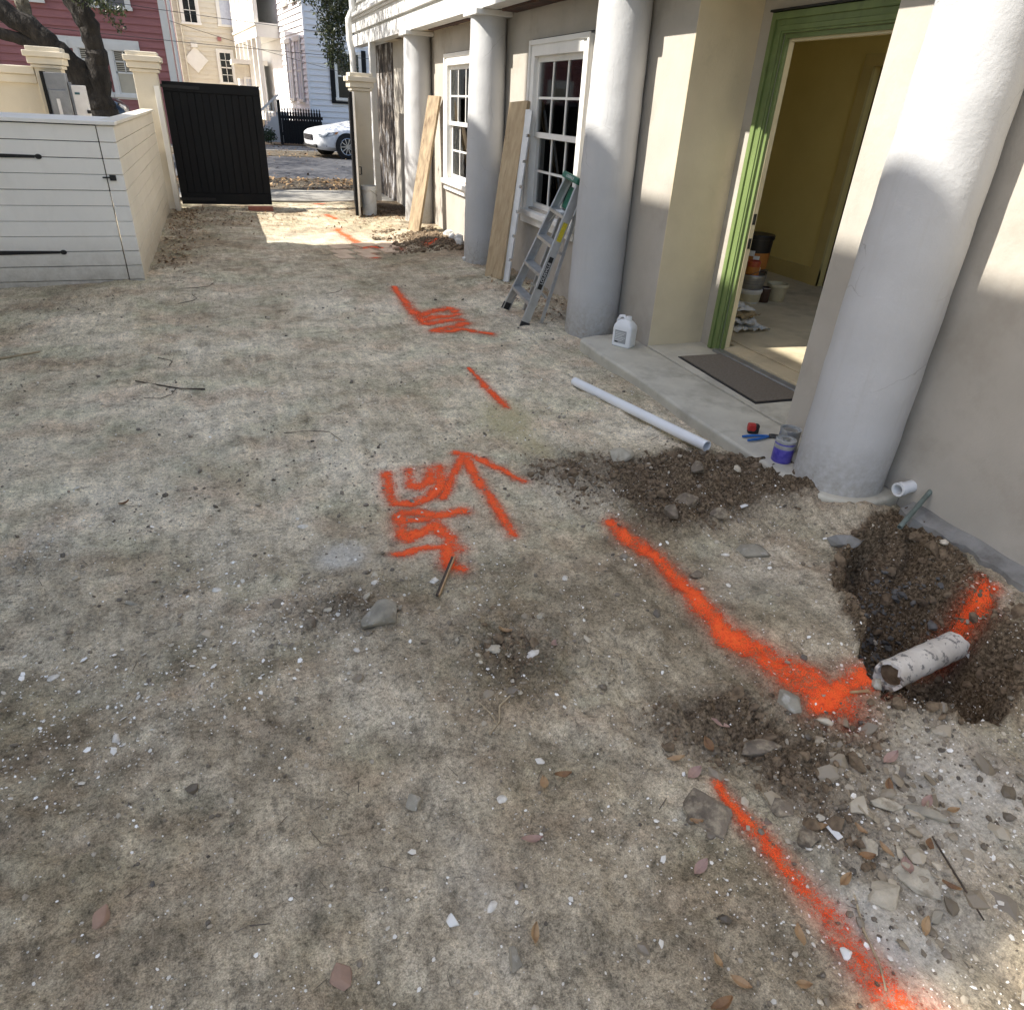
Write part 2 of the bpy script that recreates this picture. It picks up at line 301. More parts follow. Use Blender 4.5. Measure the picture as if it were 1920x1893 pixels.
ground_mat()

def paint_mat():
    m, t, b = _nodes('spray_orange')
    v = _pos(t)
    a = t.nodes.new('ShaderNodeAttribute'); a.attribute_name = 'dens'
    n = _noise(t, v, 55, 5, 0.75); n2 = _noise(t, v, 300, 2, 0.6)
    k = _math(t, 'ADD', _math(t, 'ADD', _math(t, 'MULTIPLY', _math(t, 'SUBTRACT', n, 0.5), 2.0), 0.56), _math(t, 'MULTIPLY', _math(t, 'SUBTRACT', n2, 0.5), 1.6))
    # density 0..1 turns into speckle coverage
    f = _math(t, 'SUBTRACT', _math(t, 'ADD', _math(t, 'MULTIPLY', a.outputs['Fac'], 1.22), 0.0), k)
    f = _math(t, 'MULTIPLY', _math(t, 'ADD', f, 0.10), 1.5, True)
    f = _math(t, 'MAXIMUM', f, _math(t, 'MULTIPLY', a.outputs['Fac'], 0.42, True))
    col = _ramp(t, n, [(0.30, (0.34, 0.035, 0.008)), (0.44, (0.90, 0.085, 0.008)), (0.66, (1.0, 0.155, 0.022))])
    t.links.new(col, b.inputs['Base Color']); b.inputs['Roughness'].default_value = 0.75
    t.links.new(f, b.inputs['Alpha'])
    n1 = _bump(t, b, _noise(t, v, 90, 4, 0.75), 0.7, 0.008)
paint_mat()
def peel_mat():
    m, t, b = _nodes('peeling_wall')
    v = _pos(t, (1, 1, 0.45))
    n = _noise(t, v, 4.5, 8, 0.68, 0.4)
    c = _ramp(t, n, [(0.40, (0.012, 0.011, 0.011)), (0.49, (0.07, 0.055, 0.045)), (0.54, (0.20, 0.165, 0.13)), (0.59, (0.52, 0.52, 0.52)), (0.65, (0.20, 0.155, 0.115))])
    t.links.new(c, b.inputs['Base Color']); b.inputs['Roughness'].default_value = 0.9
    _bump(t, b, n, 0.9, 0.03)
peel_mat()
def oldpipe_mat():
    m, t, b = _nodes('old_pipe')
    v = _pos(t, obj=False)
    n = _noise(t, v, 26, 6, 0.7); n2 = _noise(t, v, 9, 4)
    c = _ramp(t, n2, [(0.35, (0.68, 0.64, 0.57)), (0.65, (0.50, 0.46, 0.40))])
    c = _mix(t, _ramp(t, n, [(0.555, (0, 0, 0)), (0.59, (1, 1, 1))]), c, (0.22, 0.21, 0.195))
    t.links.new(c, b.inputs['Base Color']); b.inputs['Roughness'].default_value = 0.9
    _bump(t, b, n, 0.7, 0.006)
oldpipe_mat()

# ------------------------------------------------------------------ mesh helpers
class MB:
    def __init__(s): s.v = []; s.f = []
    def add(s, vs, fs):
        k = len(s.v); s.v += [tuple(p) for p in vs]; s.f += [tuple(i + k for i in f) for f in fs]; return s
    def box(s, x0, x1, y0, y1, z0, z1):
        return s.add([(x0, y0, z0), (x1, y0, z0), (x1, y1, z0), (x0, y1, z0), (x0, y0, z1), (x1, y0, z1), (x1, y1, z1), (x0, y1, z1)],
                     [(3, 2, 1, 0), (4, 5, 6, 7), (0, 1, 5, 4), (1, 2, 6, 5), (2, 3, 7, 6), (3, 0, 4, 7)])
    def obox(s, c, ax, ay, az):
        c, ax, ay, az = Vector(c), Vector(ax), Vector(ay), Vector(az); vs = []
        for k in (-1, 1):
            for i, j in ((-1, -1), (1, -1), (1, 1), (-1, 1)): vs.append(c + ax * i + ay * j + az * k)
        return s.add(vs, [(3, 2, 1, 0), (4, 5, 6, 7), (0, 1, 5, 4), (1, 2, 6, 5), (2, 3, 7, 6), (3, 0, 4, 7)])
    def bar(s, a, b, w, d, up=(0, 0, 1)):
        a, b = Vector(a), Vector(b); t = (b - a); L = t.length; t.normalize()
        u = Vector(up); sx = t.cross(u)
        if sx.length < 1e-4: sx = t.cross(Vector((1, 0, 0)))
        sx.normalize(); u = sx.cross(t).normalized()
        return s.obox((a + b) / 2, sx * w / 2, t * L / 2, u * d / 2)
    def tube(s, pts, rad, n=10, cap=True):
        pts = [Vector(p) for p in pts]; rad = rad if isinstance(rad, (list, tuple)) else [rad] * len(pts)
        rings = []; prev = None
        for i, p in enumerate(pts):
            t = (pts[min(i + 1, len(pts) - 1)] - pts[max(i - 1, 0)]).normalized()
            if prev is None:
                a = t.cross(Vector((0, 0, 1)))
                if a.length < 1e-3: a = t.cross(Vector((1, 0, 0)))
                a.normalize()
            else:
                a = (prev - t * prev.dot(t)).normalized()
            prev = a; b = t.cross(a)
            rings.append([p + (a * math.cos(2 * PI * k / n) + b * math.sin(2 * PI * k / n)) * rad[i] for k in range(n)])
        vs = [q for r in rings for q in r]; fs = []
        for i in range(len(rings) - 1):
            for k in range(n):
                k2 = (k + 1) % n; fs.append((i * n + k, i * n + k2, (i + 1) * n + k2, (i + 1) * n + k))
        if cap:
            fs.append(tuple(range(n - 1, -1, -1))); fs.append(tuple((len(rings) - 1) * n + k for k in range(n)))
        return s.add(vs, fs)
    def lathe(s, prof, n=32, c=(0, 0, 0), cap=True):
        vs = []; fs = []
        for r, z in prof:
            for k in range(n):
                vs.append((c[0] + r * math.cos(2 * PI * k / n), c[1] + r * math.sin(2 * PI * k / n), c[2] + z))
        for i in range(len(prof) - 1):
            for k in range(n):
                k2 = (k + 1) % n; fs.append((i * n + k, i * n + k2, (i + 1) * n + k2, (i + 1) * n + k))
        if cap:
            fs.append(tuple(range(n - 1, -1, -1))); fs.append(tuple((len(prof) - 1) * n + k for k in range(n)))
        return s.add(vs, fs)
    def prism(s, poly, z0, z1):
        n = len(poly)
        vs = [(x, y, z0) for x, y in poly] + [(x, y, z1) for x, y in poly]
        fs = [tuple(range(n - 1, -1, -1)), tuple(range(n, 2 * n))] + [(i, (i + 1) % n, n + (i + 1) % n, n + i) for i in range(n)]
        return s.add(vs, fs)
    def build(s, name, m, parent=None, smooth=False, bevel=0.0, seg=2):
        me = bpy.data.meshes.new(name); me.from_pydata(s.v, [], s.f); me.update()
        return obj(name, me, m, parent, smooth, bevel, seg)
WORLD_EMPTIES = {}
def obj(name, me, m, parent=None, smooth=False, bevel=0.0, seg=2):
    o = bpy.data.objects.new(name, me); COL.objects.link(o)
    if m and not me.materials: me.materials.append(MATS[m])
    if parent is not None:
        o.parent = parent
        if parent.name in WORLD_EMPTIES: o.location = -WORLD_EMPTIES[parent.name]
    if smooth:
        me.polygons.foreach_set('use_smooth', [True] * len(me.polygons))
        try: me.set_sharp_from_angle(angle=math.radians(40))
        except Exception: pass
    if bevel > 0:
        bm = o.modifiers.new('bevel', 'BEVEL'); bm.width = bevel; bm.segments = seg; bm.limit_method = 'ANGLE'
    return o
def tag(o, label, cat, group=None):
    o['label'] = label; o['category'] = cat
    if group: o['group'] = group
    return o
def thing(name, label, cat, loc=(0, 0, 0), group=None, local=False, rotz=0.0):
    o = bpy.data.objects.new(name, None); COL.objects.link(o); o.location = loc; o.rotation_euler = (0, 0, rotz)
    o.empty_display_size = 0.1
    if not local: WORLD_EMPTIES[o.name] = Vector(loc)
    return tag(o, label, cat, group)
def structure(o): o['kind'] = 'structure'; return o
def stuff(o): o['kind'] = 'stuff'; return o
def npmesh(name, V, F):
    V = np.asarray(V, dtype=np.float32); F = np.asarray(F, dtype=np.int32)
    me = bpy.data.meshes.new(name); k = F.shape[1]
    me.vertices.add(len(V)); me.vertices.foreach_set('co', V.ravel())
    me.loops.add(F.size); me.loops.foreach_set('vertex_index', F.ravel())
    me.polygons.add(len(F)); me.polygons.foreach_set('loop_start', np.arange(0, F.size, k, dtype=np.int32))
    me.polygons.foreach_set('loop_total', np.full(len(F), k, dtype=np.int32))
    me.update(calc_edges=True); me.validate(); me.polygons.foreach_set('use_smooth', np.zeros(len(me.polygons), dtype=bool)); return me

# ------------------------------------------------------------------ noise
_tab = RNG.random((512, 512))
def vnoise(x, y):
    xi = np.floor(x).astype(int); yi = np.floor(y).astype(int); fx = x - xi; fy = y - yi
    fx = fx * fx * (3 - 2 * fx); fy = fy * fy * (3 - 2 * fy)
    a = _tab[xi % 512, yi % 512]; b = _tab[(xi + 1) % 512, yi % 512]; c = _tab[xi % 512, (yi + 1) % 512]; d = _tab[(xi + 1) % 512, (yi + 1) % 512]
    return (a * (1 - fx) + b * fx) * (1 - fy) + (c * (1 - fx) + d * fx) * fy - 0.5
def fbm(x, y, f, o=4, g=0.5):
    s = np.zeros_like(x, dtype=float); amp = 1.0
    for i in range(o):
        s = s + amp * vnoise(x * f + 17.3 * i + 100, y * f - 9.1 * i + 100); amp *= g; f *= 2.03
    return s
def sst(a, b, x):
    t = np.clip((x - a) / (b - a), 0, 1); return t * t * (3 - 2 * t)
def polysd(px, py, poly):
    """signed distance to polygon, positive inside"""
    d = np.full(px.shape, 1e9); ins = np.zeros(px.shape, bool); n = len(poly)
    for i in range(n):
        ax, ay = poly[i]; bx, by = poly[(i + 1) % n]; ex, ey = bx - ax, by - ay
        t = np.clip(((px - ax) * ex + (py - ay) * ey) / (ex * ex + ey * ey), 0, 1)
        d = np.minimum(d, np.hypot(px - ax - t * ex, py - ay - t * ey))
        c = ((ay > py) != (by > py)) & (px < (bx - ax) * (py - ay) / ((by - ay) + 1e-12) + ax)
        ins ^= c
    return np.where(ins, d, -d)
def blob(x, y, cx, cy, rx, ry, p=1.0):
    return np.exp(-(((x - cx) / rx) ** 2 + ((y - cy) / ry) ** 2) * p)

# ------------------------------------------------------------------ ground
PIT = [(2.84, 1.96), (2.62, 1.93), (2.30, 1.78), (2.10, 1.62), (1.98, 1.42), (1.88, 1.22), (1.80, 1.02), (1.92, 0.90), (2.10, 0.86), (2.34, 0.96), (2.52, 1.18), (2.70, 1.50), (2.84, 1.80)]
HOLE2 = [(1.78, 9.62), (1.95, 9.55), (2.12, 9.62), (2.10, 9.92), (1.92, 10.0), (1.80, 9.88)]
def soil_masks(x, y):
    n = fbm(x, y, 3.0, 4)
    d = blob(x, y, 1.95, 2.52, 0.52, 0.34) * 1.35
    d += blob(x, y, 1.45, 2.90, 0.30, 0.24) * 0.6 + blob(x, y, 1.72, 2.18, 0.28, 0.18) * 0.7
    d += blob(x, y, 2.45, 2.35, 0.3, 0.3) * 0.9
    sd = polysd(x, y, PIT); d += sst(-0.05, 0.03, sd) * 1.3
    d += blob(x, y, 2.62, 1.0, 0.35, 0.5) * 0.6
    d += blob(x, y, 1.15, 1.17, 0.30, 0.13) * 0.85 + blob(x, y, 1.50, 0.97, 0.34, 0.15) * 0.85 + blob(x, y, 0.15, 2.0, 0.30, 0.14) * 0.35 + blob(x, y, 0.62, 1.62, 0.22, 0.30) * 0.35 + blob(x, y, 0.75, 1.55, 0.14, 0.22) * 0.55
    d += blob(x, y, 1.30, 0.78, 0.12, 0.3) * 0.5
    d += blob(x, y, 2.45, 9.2, 0.42, 0.75) * 1.2 + sst(-0.05, 0.05, polysd(x, y, HOLE2)) * 1.2
    d += sst(2.35, 2.8, x) * sst(4.85, 5.2, y) * 0.55 * sst(9.5, 8.0, y)
    d += sst(11.2, 11.8, y) * sst(1.6, 2.2, x) * 0.9
    d += blob(x, y, 0.15, 2.05, 0.16, 0.12) * 0.5 + blob(x, y, -1.0, 2.6, 0.45, 0.5) * 0.35 + blob(x, y, 0.2, 1.7, 0.8, 0.25) * 0.22
    d += blob(x, y, -1.3, 6.9, 0.8, 0.55) * 0.45
    d = d + n * 0.35
    pale = blob(x, y, 0.24, 2.35, 0.10, 0.09) * 1.1 + blob(x, y, 1.72, 0.72, 0.34, 0.30) * 0.85 + blob(x, y, 1.30, 0.42, 0.2, 0.2) * 0.5 + blob(x, y, 1.75, 1.75, 0.25, 0.35) * 0.45 + blob(x, y, 0.33, 0.85, 0.12, 0.3) * 0.4  # pale soil, with the lower right sun flecks tinted in
    pale += blob(x, y, -0.3, 3.4, 1.5, 1.3) * 0.35 + blob(x, y, 0.35, 6.5, 1.4, 1.8) * 0.35 + blob(x, y, 1.05, 9.8, 1.2, 0.8) * 0.55 + blob(x, y, 1.15, 0.5, .12, .25) * 0.5
    yel = blob(x, y, 1.38, 3.52, 0.20, 0.42) * 1.1 + blob(x, y, 1.40, 3.05, .1, .15) * 0.6
    return np.clip(d, 0, 1), np.clip(pale + n * 0.1, 0, 1), np.clip(yel, 0, 1)
def height(x, y):
    near = sst(9.0, 5.0, np.hypot(x - 0.8, y - 1.5)) 
    lump = np.abs(fbm(x + 3, y, 4.2, 4, 0.55)); rough_a = 0.45 + 0.9 * sst(-0.15, 0.35, fbm(x + 40, y, 1.1, 3)) + 0.5 * sst(3.2, 1.6, y)
    h = 0.034 * fbm(x, y, 0.9, 3) + 0.020 * fbm(x, y, 3.3, 3) + rough_a * near * (0.016 * lump + 0.010 * fbm(x, y, 13, 3, 0.62) + 0.0055 * fbm(x, y, 40, 2, 0.6))
    h += -0.014 * near * (np.exp(-((x - 0.05 - 0.05 * np.sin(y * 1.3)) / 0.10) ** 2) + 0.8 * np.exp(-((x - 1.28 - 0.04 * np.sin(y * 1.7)) / 0.10) ** 2)) * sst(-0.3, 0.2, fbm(x * 0.3, y, 1.0, 2))
    h += 0.035 * sst(1.7, 2.5, x) * sst(4.7, 5.4, y) - 0.06 * sst(-0.9, -1.8, x) * sst(9, 5, y) * sst(3, 5.5, y)
    d, p, ye = soil_masks(x, y)
    rough = fbm(x, y, 11, 4, 0.62); rough2 = fbm(x, y, 30, 3, 0.62)
    h += d * near * (0.070 * np.abs(rough) + 0.030 * rough2 + 0.012 * np.abs(fbm(x, y, 55, 2, 0.6)))
    h += 0.085 * blob(x, y, 1.98, 2.50, 0.42, 0.26) * (1 + 0.8 * fbm(x, y, 5, 3)) + 0.045 * blob(x, y, 1.72, 2.2, 0.25, 0.18) + 0.05 * blob(x, y, 2.42, 2.25, 0.2, 0.25) + 0.06 * blob(x, y, 2.62, 1.99, 0.16, 0.05)
    h += 0.02 * blob(x, y, 1.55, 1.15, 0.22, 0.15)
    # shallow trench that the long orange line follows, lower right
    h += -0.05 * blob(x, y, 1.25, 1.06, 0.22, 0.09) - 0.025 * sst(0.10, 0.0, np.abs(x - 1.20 - 0.3 * (1.0 - y))) * sst(1.2, 0.9, y)
    sd = polysd(x + 0.10 * fbm(x, y, 5, 4, 0.6), y + 0.10 * fbm(x, y + 9, 5, 4, 0.6), PIT)
    slope_r = sst(2.25, 2.6, x + 0.25 * (1.3 - y))             # the bank on the wall side falls off slowly
    depth = 0.38 * sst(0.0, 0.06, sd) * (1 - slope_r) + 0.38 * sst(0.0, 0.36, sd) * slope_r
    depth += 0.30 * blob(x, y, 2.16, 1.04, 0.15, 0.10) * sst(0.0, 0.06, sd) + 0.10 * blob(x, y, 2.42, 1.5, 0.12, 0.2)
    depth *= 1 - 0.35 * blob(x, y, 2.38, 1.70, 0.18, 0.16)
    h += -depth * (1 + 0.25 * fbm(x, y, 4, 3))
    h += 0.05 * blob(x, y, 2.45, 9.15, 0.3, 0.55) * (1 + fbm(x, y, 4, 3)) - 0.16 * sst(-0.03, 0.09, polysd(x, y, HOLE2))
    h *= sst(60, 14, np.abs(y)) * 0.999 + 0.001
    return h - 0.16 * sst(13.45, 13.9, y)
def axis(pieces):
    out = [pieces[0][0]]
    for a, b, s0, s1 in pieces:
        p = a
        while p < b - 1e-6:
            t = (p - a) / (b - a); p = p + s0 + (s1 - s0) * t
            out.append(min(p, b))
    return np.unique(np.round(np.array(out), 5))
GX = axis([(-400, -30, 60, 20), (-30, -4, 4, 0.3), (-4, -1.6, 0.08, 0.016), (-1.6, 2.95, 0.0125, 0.0125), (2.95, 4, 0.1, 0.3), (4, 40, 1, 6), (40, 400, 20, 60)])
GY = axis([(-200, -4, 40, 1), (-4, 0.15, 0.5, 0.05), (0.15, 3.6, 0.0115, 0.0125), (3.6, 7, 0.0125, 0.025), (7, 14, 0.03, 0.09), (14, 40, 0.3, 3), (40, 600, 10, 80)])
XX, YY = np.meshgrid(GX, GY)
ZZ = height(XX, YY)
def gz(x, y):
    i = min(max(np.searchsorted(GX, x) - 1, 0), len(GX) - 2); j = min(max(np.searchsorted(GY, y) - 1, 0), len(GY) - 2)
    fx = (x - GX[i]) / (GX[i + 1] - GX[i]); fy = (y - GY[j]) / (GY[j + 1] - GY[j])
    return float((ZZ[j, i] * (1 - fx) + ZZ[j, i + 1] * fx) * (1 - fy) + (ZZ[j + 1, i] * (1 - fx) + ZZ[j + 1, i + 1] * fx) * fy)
def gzv(x, y):
    i = np.clip(np.searchsorted(GX, x) - 1, 0, len(GX) - 2); j = np.clip(np.searchsorted(GY, y) - 1, 0, len(GY) - 2)
    fx = (x - GX[i]) / (GX[i + 1] - GX[i]); fy = (y - GY[j]) / (GY[j + 1] - GY[j])
    return (ZZ[j, i] * (1 - fx) + ZZ[j, i + 1] * fx) * (1 - fy) + (ZZ[j + 1, i] * (1 - fx) + ZZ[j + 1, i + 1] * fx) * fy
nx, ny = len(GX), len(GY)
V = np.stack([XX.ravel(), YY.ravel(), ZZ.ravel()], 1)
ii, jj = np.meshgrid(np.arange(nx - 1), np.arange(ny - 1)); k0 = (jj * nx + ii).ravel()
F = np.stack([k0, k0 + 1, k0 + nx + 1, k0 + nx], 1)
me = npmesh('ground', V, F)
ca = me.color_attributes.new('soil', 'FLOAT_COLOR', 'POINT')
d_, p_, y_ = soil_masks(XX.ravel(), YY.ravel())
ca.data.foreach_set('color', np.stack([d_, p_, y_, np.clip(sst(3.1, 1.7, YY.ravel()) * 0.92 + 0.06 + 0.80 * sst(5.5, 9.0, YY.ravel()), 0, 1)], 1).astype(np.float32).ravel())  # alpha: darker near ground; far ground darkened to hold down the sunlit patch
me.polygons.foreach_set('use_smooth', np.ones(len(me.polygons), dtype=bool))
ground = structure(obj('ground', me, 'dirt'))

# street beyond the gate
def sheet(name, x0, x1, y0, y1, z, m):
    return structure(MB().box(x0, x1, y0, y1, z - 0.12, z).build(name, m))
sheet('sidewalk', -40, 40, 13.55, 15.2, 0.004, 'sidewalk')
sheet('verge', -40, 40, 15.2, 17.6, -0.01, 'verge')
sheet('street', -40, 40, 17.6, 24.2, -0.015, 'asphalt')
sheet('kerb_strip', -40, 40, 24.2, 26.6, -0.004, 'verge')
sheet('far_pavement', -40, 40, 26.6, 29.2, 0.004, 'sidewalk')

# ------------------------------------------------------------------ stucco house on the right
XW, XR, XE = 2.888, 3.366, 2.56
house = thing('stucco_house', 'beige stucco house with a row of round white columns along the yard', 'house', (4.5, 5, 0))
def wall_holes(y0, y1, z0, z1, x0, x1, holes):
    ys = sorted({y0, y1, *[h[0] for h in holes], *[h[1] for h in holes]}); zs = sorted({z0, z1, *[h[2] for h in holes], *[h[3] for h in holes]})
    def solid(i, j):
        if i < 0 or j < 0 or i >= len(ys) - 1 or j >= len(zs) - 1: return False
        cy, cz = (ys[i] + ys[i + 1]) / 2, (zs[j] + zs[j + 1]) / 2
        return not any(h[0] < cy < h[1] and h[2] < cz < h[3] for h in holes)
    mb = MB()
    for i in range(len(ys) - 1):
        for j in range(len(zs) - 1):
            if not solid(i, j): continue
            a, b, c, d = ys[i], ys[i + 1], zs[j], zs[j + 1]
            mb.add([(x0, a, c), (x0, b, c), (x0, b, d), (x0, a, d)], [(3, 2, 1, 0)][0:1] and [(0, 3, 2, 1)])
            mb.add([(x1, a, c), (x1, b, c), (x1, b, d), (x1, a, d)], [(0, 1, 2, 3)])
            if not solid(i - 1, j): mb.add([(x0, a, c), (x1, a, c), (x1, a, d), (x0, a, d)], [(0, 1, 2, 3)])
            if not solid(i + 1, j): mb.add([(x0, b, c), (x1, b, c), (x1, b, d), (x0, b, d)], [(0, 3, 2, 1)])
            if not solid(i, j - 1): mb.add([(x0, a, c), (x1, a, c), (x1, b, c), (x0, b, c)], [(0, 3, 2, 1)])
            if not solid(i, j + 1): mb.add([(x0, a, d), (x1, a, d), (x1, b, d), (x0, b, d)], [(0, 1, 2, 3)])
    return mb
WIN = [(5.98, 7.05, 0.74, 2.04), (8.93, 10.00, 0.74, 2.04)]           # openings y0,y1,z0,z1
wall_holes(4.45, 13.30, -0.5, 2.46, XW, 3.56, WIN).build('wall', 'stucco', house)
wall_holes(2.87, 4.45, -0.5, 2.46, XR, XR + 0.064, [(3.02, 4.193, 0.05, 2.085)]).build('wall', 'stucco', house)
wall_holes(-6.0, 2.87, -0.5, 2.46, XW, 3.56, []).build('wall', 'stucco', house)
pw = wall_holes(13.30, 15.2, -0.5, 2.46, XW + 0.03, 3.56, []).build('wall', 'peeling_wall', house); pw['label'] = 'blotched wall with peeling white paint over dark brick'
MB().box(XW + 0.001, XR, 4.444, 4.4499, -0.1, 2.45).build('reveal_bounce', 'stucco_bounce', house)  # thin panel that paints the warm bounce onto the reveal
# rest of the shell, with an unseen white court added to bounce sun indoors
MB().box(3.57, 6.5, -5.8, 2.29, -0.1, 0.02).build('bounce_paving', 'concrete', house)
MB().box(6.5, 6.7, -6, 2.3, -0.5, 4.2).build('bounce_wall', 'fascia_white', house)
MB().box(9.0, 9.2, 2.3, 15.2, -0.5, 6.0).build('rear_wall', 'stucco', house)
MB().box(6.7, 9.0, 2.2, 2.3, -0.5, 2.46).build('end_wall', 'stucco', house)
MB().box(3.56, 9.0, 15.0, 15.2, -0.5, 2.46).build('end_wall', 'stucco', house)
MB().box(3.56, 9.0, -6.0, -5.8, -0.5, 2.46).build('end_wall', 'stucco', house)
for k, bb in enumerate(((2.90, 4.2, 2.3, 5.2), (5.75, 9.0, 2.3, 5.2), (2.90, 9.0, 5.2, 15.2))):
    MB().box(bb[0], bb[1], bb[2], bb[3], 2.46, 2.62).build('upper_floor', 'ceiling_white', house)      # opening added over the room to let sky light in
MB().box(2.50, 3.4, 1.2, 15.4, 6.0, 6.2).build('roof', 'roof_dark', house)  # cut back to a front strip so sky light reaches the room
# porch beam with its mouldings, then the weatherboarded upper storey
MB().box(XE, 2.72, -6, 15.2, 2.425, 2.60).build('beam', 'fascia_white', house, bevel=0.004)
MB().box(XE + 0.035, 2.72, -6, 15.2, 2.60, 2.635).build('shadow_gap', 'fascia_white', house)
MB().box(XE - 0.02, 2.72, -6, 15.2, 2.635, 2.80).build('frieze', 'fascia_white', house, bevel=0.004)
MB().box(XE - 0.055, 2.72, -6, 15.2, 2.80, 2.835).build('moulding', 'fascia_white', house, bevel=0.008)
MB().box(XE - 0.095, 2.72, -6, 15.2, 2.835, 2.885).build('cornice', 'fascia_white', house, bevel=0.01)
MB().box(2.60, 2.90, 1.2, 15.2, 2.885, 6.0).build('upper_wall', 'fascia_white', house)  # stops short so the sun reaches the added court
cb = MB()
cb.add([(0, 0, 0), (0, 14.0, 0), (0.045, 14.0, 0.16), (0.045, 0, 0.16), (0.05, 0, 0), (0.05, 14.0, 0)], [(0, 3, 2, 1), (0, 1, 5, 4), (0, 4, 3), (1, 2, 5)])
cbm = None
for k in range(9):
    if cbm is None:
        o = cb.build('clapboard', 'fascia_white', house); cbm = o.data
    else: o = obj('clapboard', cbm, None, house)
    o.location = Vector((2.552, 1.2, 2.89 + 0.15 * k)) - Vector((4.5, 5, 0))
sof = MB().box(2.72, XW - 0.002, -6, 13.3, 2.432, 2.458).build('soffit', 'soffit_peeling', house); sof['label'] = 'stained porch ceiling with peeling paint'
MB().box(2.725, 2.88, 5.4, 7.6, 2.405, 2.431).build('exposed_joist', 'exposed_timber', house)
MB().box(2.725, 2.80, 8.3, 10.4, 2.415, 2.431).build('exposed_joist', 'exposed_timber', house)
def column(y, z0, x=2.705):
    n = 40; prof = []
    for i in range(25):
        t = i / 24; r = 0.214 - 0.034 * t ** 1.5
        prof.append((r + 0.0018 * math.sin(i * 2.1 + y), z0 + (2.375 - z0) * t))
    c = MB().lathe(prof, n, (x, y, 0)).build('column', 'column_white', house, smooth=True)
    MB().box(x - 0.205, XW - 0.004, y - 0.215, y + 0.215, 2.375, 2.425).build('capital', 'fascia_white', c, bevel=0.006)
    return c
for y, z0 in ((2.26, 0.05), (5.07, -0.06), (7.93, -0.06), (10.92, -0.06), (-0.55, -0.1)):
    column(y, z0)
MB().box(2.55, 2.655, 13.55, 13.66, -0.1, 2.425).build('corner_pilaster', 'fascia_white', house, bevel=0.01)
# rain downpipe at the far corner
MB().tube([(2.50, 14.7, 6.0), (2.50, 14.7, 2.95), (2.42, 14.7, 2.80), (2.42, 14.7, 2.5), (2.46, 14.7, 2.3), (2.47, 14.7, 0.1)], 0.055, 12).build('downpipe', 'trim_white', house, smooth=True)
# windows: casing, sill, sashes with six panes above six
def sash_window(y0, y1, z0, z1):
    cw = 0.105; xo = XW - 0.028
    f = MB(); f.box(xo, XW + 0.06, y0 - cw, y0 + 0.012, z0 - 0.02, z1 + cw).box(xo, XW + 0.06, y1 - 0.012, y1 + cw, z0 - 0.02, z1 + cw).box(xo - 0.006, XW + 0.06, y0 + 0.012, y1 - 0.012, z1 - 0.012, z1 + cw)
    wi = f.build('window', 'trim_white', house, bevel=0.005)
    MB().box(xo - 0.016, xo, y0 - cw, y0 - cw + 0.035, z0 - 0.02, z1 + cw + 0.01).box(xo - 0.016, xo, y1 + cw - 0.035, y1 + cw, z0 - 0.02, z1 + cw + 0.01).box(xo - 0.018, xo, y0 - cw + 0.035, y1 + cw - 0.035, z1 + cw - 0.03, z1 + cw + 0.01).build('backband', 'trim_white', wi, bevel=0.004)
    MB().box(XW - 0.004, XW + 0.02, y0 - cw, y1 + cw, z1 + cw + 0.012, z1 + cw + 0.022).build('flashing', 'black_iron', wi)
    MB().box(xo - 0.045, XW + 0.06, y0 - cw - 0.02, y1 + cw + 0.02, z0 - 0.075, z0 - 0.02).build('sill', 'trim_white', wi, bevel=0.006)
    MB().box(xo - 0.008, XW, y0 - cw - 0.005, y1 + cw + 0.005, z0 - 0.15, z0 - 0.077).build('apron', 'trim_white', wi, bevel=0.004)
    zm = (z0 + z1) / 2
    for si, (a, b, xs) in enumerate(((zm - 0.02, z1 - 0.012, XW + 0.012), (z0 - 0.02, zm + 0.02, XW + 0.042))):
        s = MB(); fw = 0.045
        s.box(xs, xs + 0.03, y0 + 0.012, y0 + 0.012 + fw, a, b).box(xs, xs + 0.03, y1 - 0.012 - fw, y1 - 0.012, a, b)
        s.box(xs, xs + 0.03, y0 + 0.012 + fw, y1 - 0.012 - fw, a, a + fw * (1 if si == 0 else 1.5)).box(xs, xs + 0.03, y0 + 0.012 + fw, y1 - 0.012 - fw, b - fw, b)
        ia, ib = a + fw * (1 if si == 0 else 1.5), b - fw; ya, yb = y0 + 0.012 + fw, y1 - 0.012 - fw
        for k in (1, 2):
            yy = ya + (yb - ya) * k / 3; s.box(xs + 0.004, xs + 0.026, yy - 0.010, yy + 0.010, ia, ib)
        zz = (ia + ib) / 2
        for k in range(3):
            s.box(xs + 0.004, xs + 0.026, ya + (yb - ya) * k / 3 + 0.010, ya + (yb - ya) * (k + 1) / 3 - 0.010, zz - 0.010, zz + 0.010)
        s.build('sash', 'trim_white', wi)
        for k in range(3):
            for (p, q_) in ((ia, zz), (zz, ib)):
                MB().box(xs + 0.014, xs + 0.018, ya + (yb - ya) * k / 3 + 0.004, ya + (yb - ya) * (k + 1) / 3 - 0.004, p + 0.004, q_ - 0.004).build('pane', 'glass', wi)
    cu = MB(); N = 70
    vs = []; fs = []
    for k in range(N + 1):
        t = k / N; yy = y0 + 0.02 + (y1 - y0 - 0.04) * t; xx = XW + 0.17 + 0.03 * math.sin(t * 46) + 0.012 * math.sin(t * 17)
        vs += [(xx, yy, z0 + 0.02), (xx, yy, z1 - 0.02)]
    fs = [(2 * k, 2 * k + 2, 2 * k + 3, 2 * k + 1) for k in range(N)]
    cu.add(vs, fs).build('curtain', 'curtain', wi, smooth=True)
for wn in WIN: sash_window(*wn)
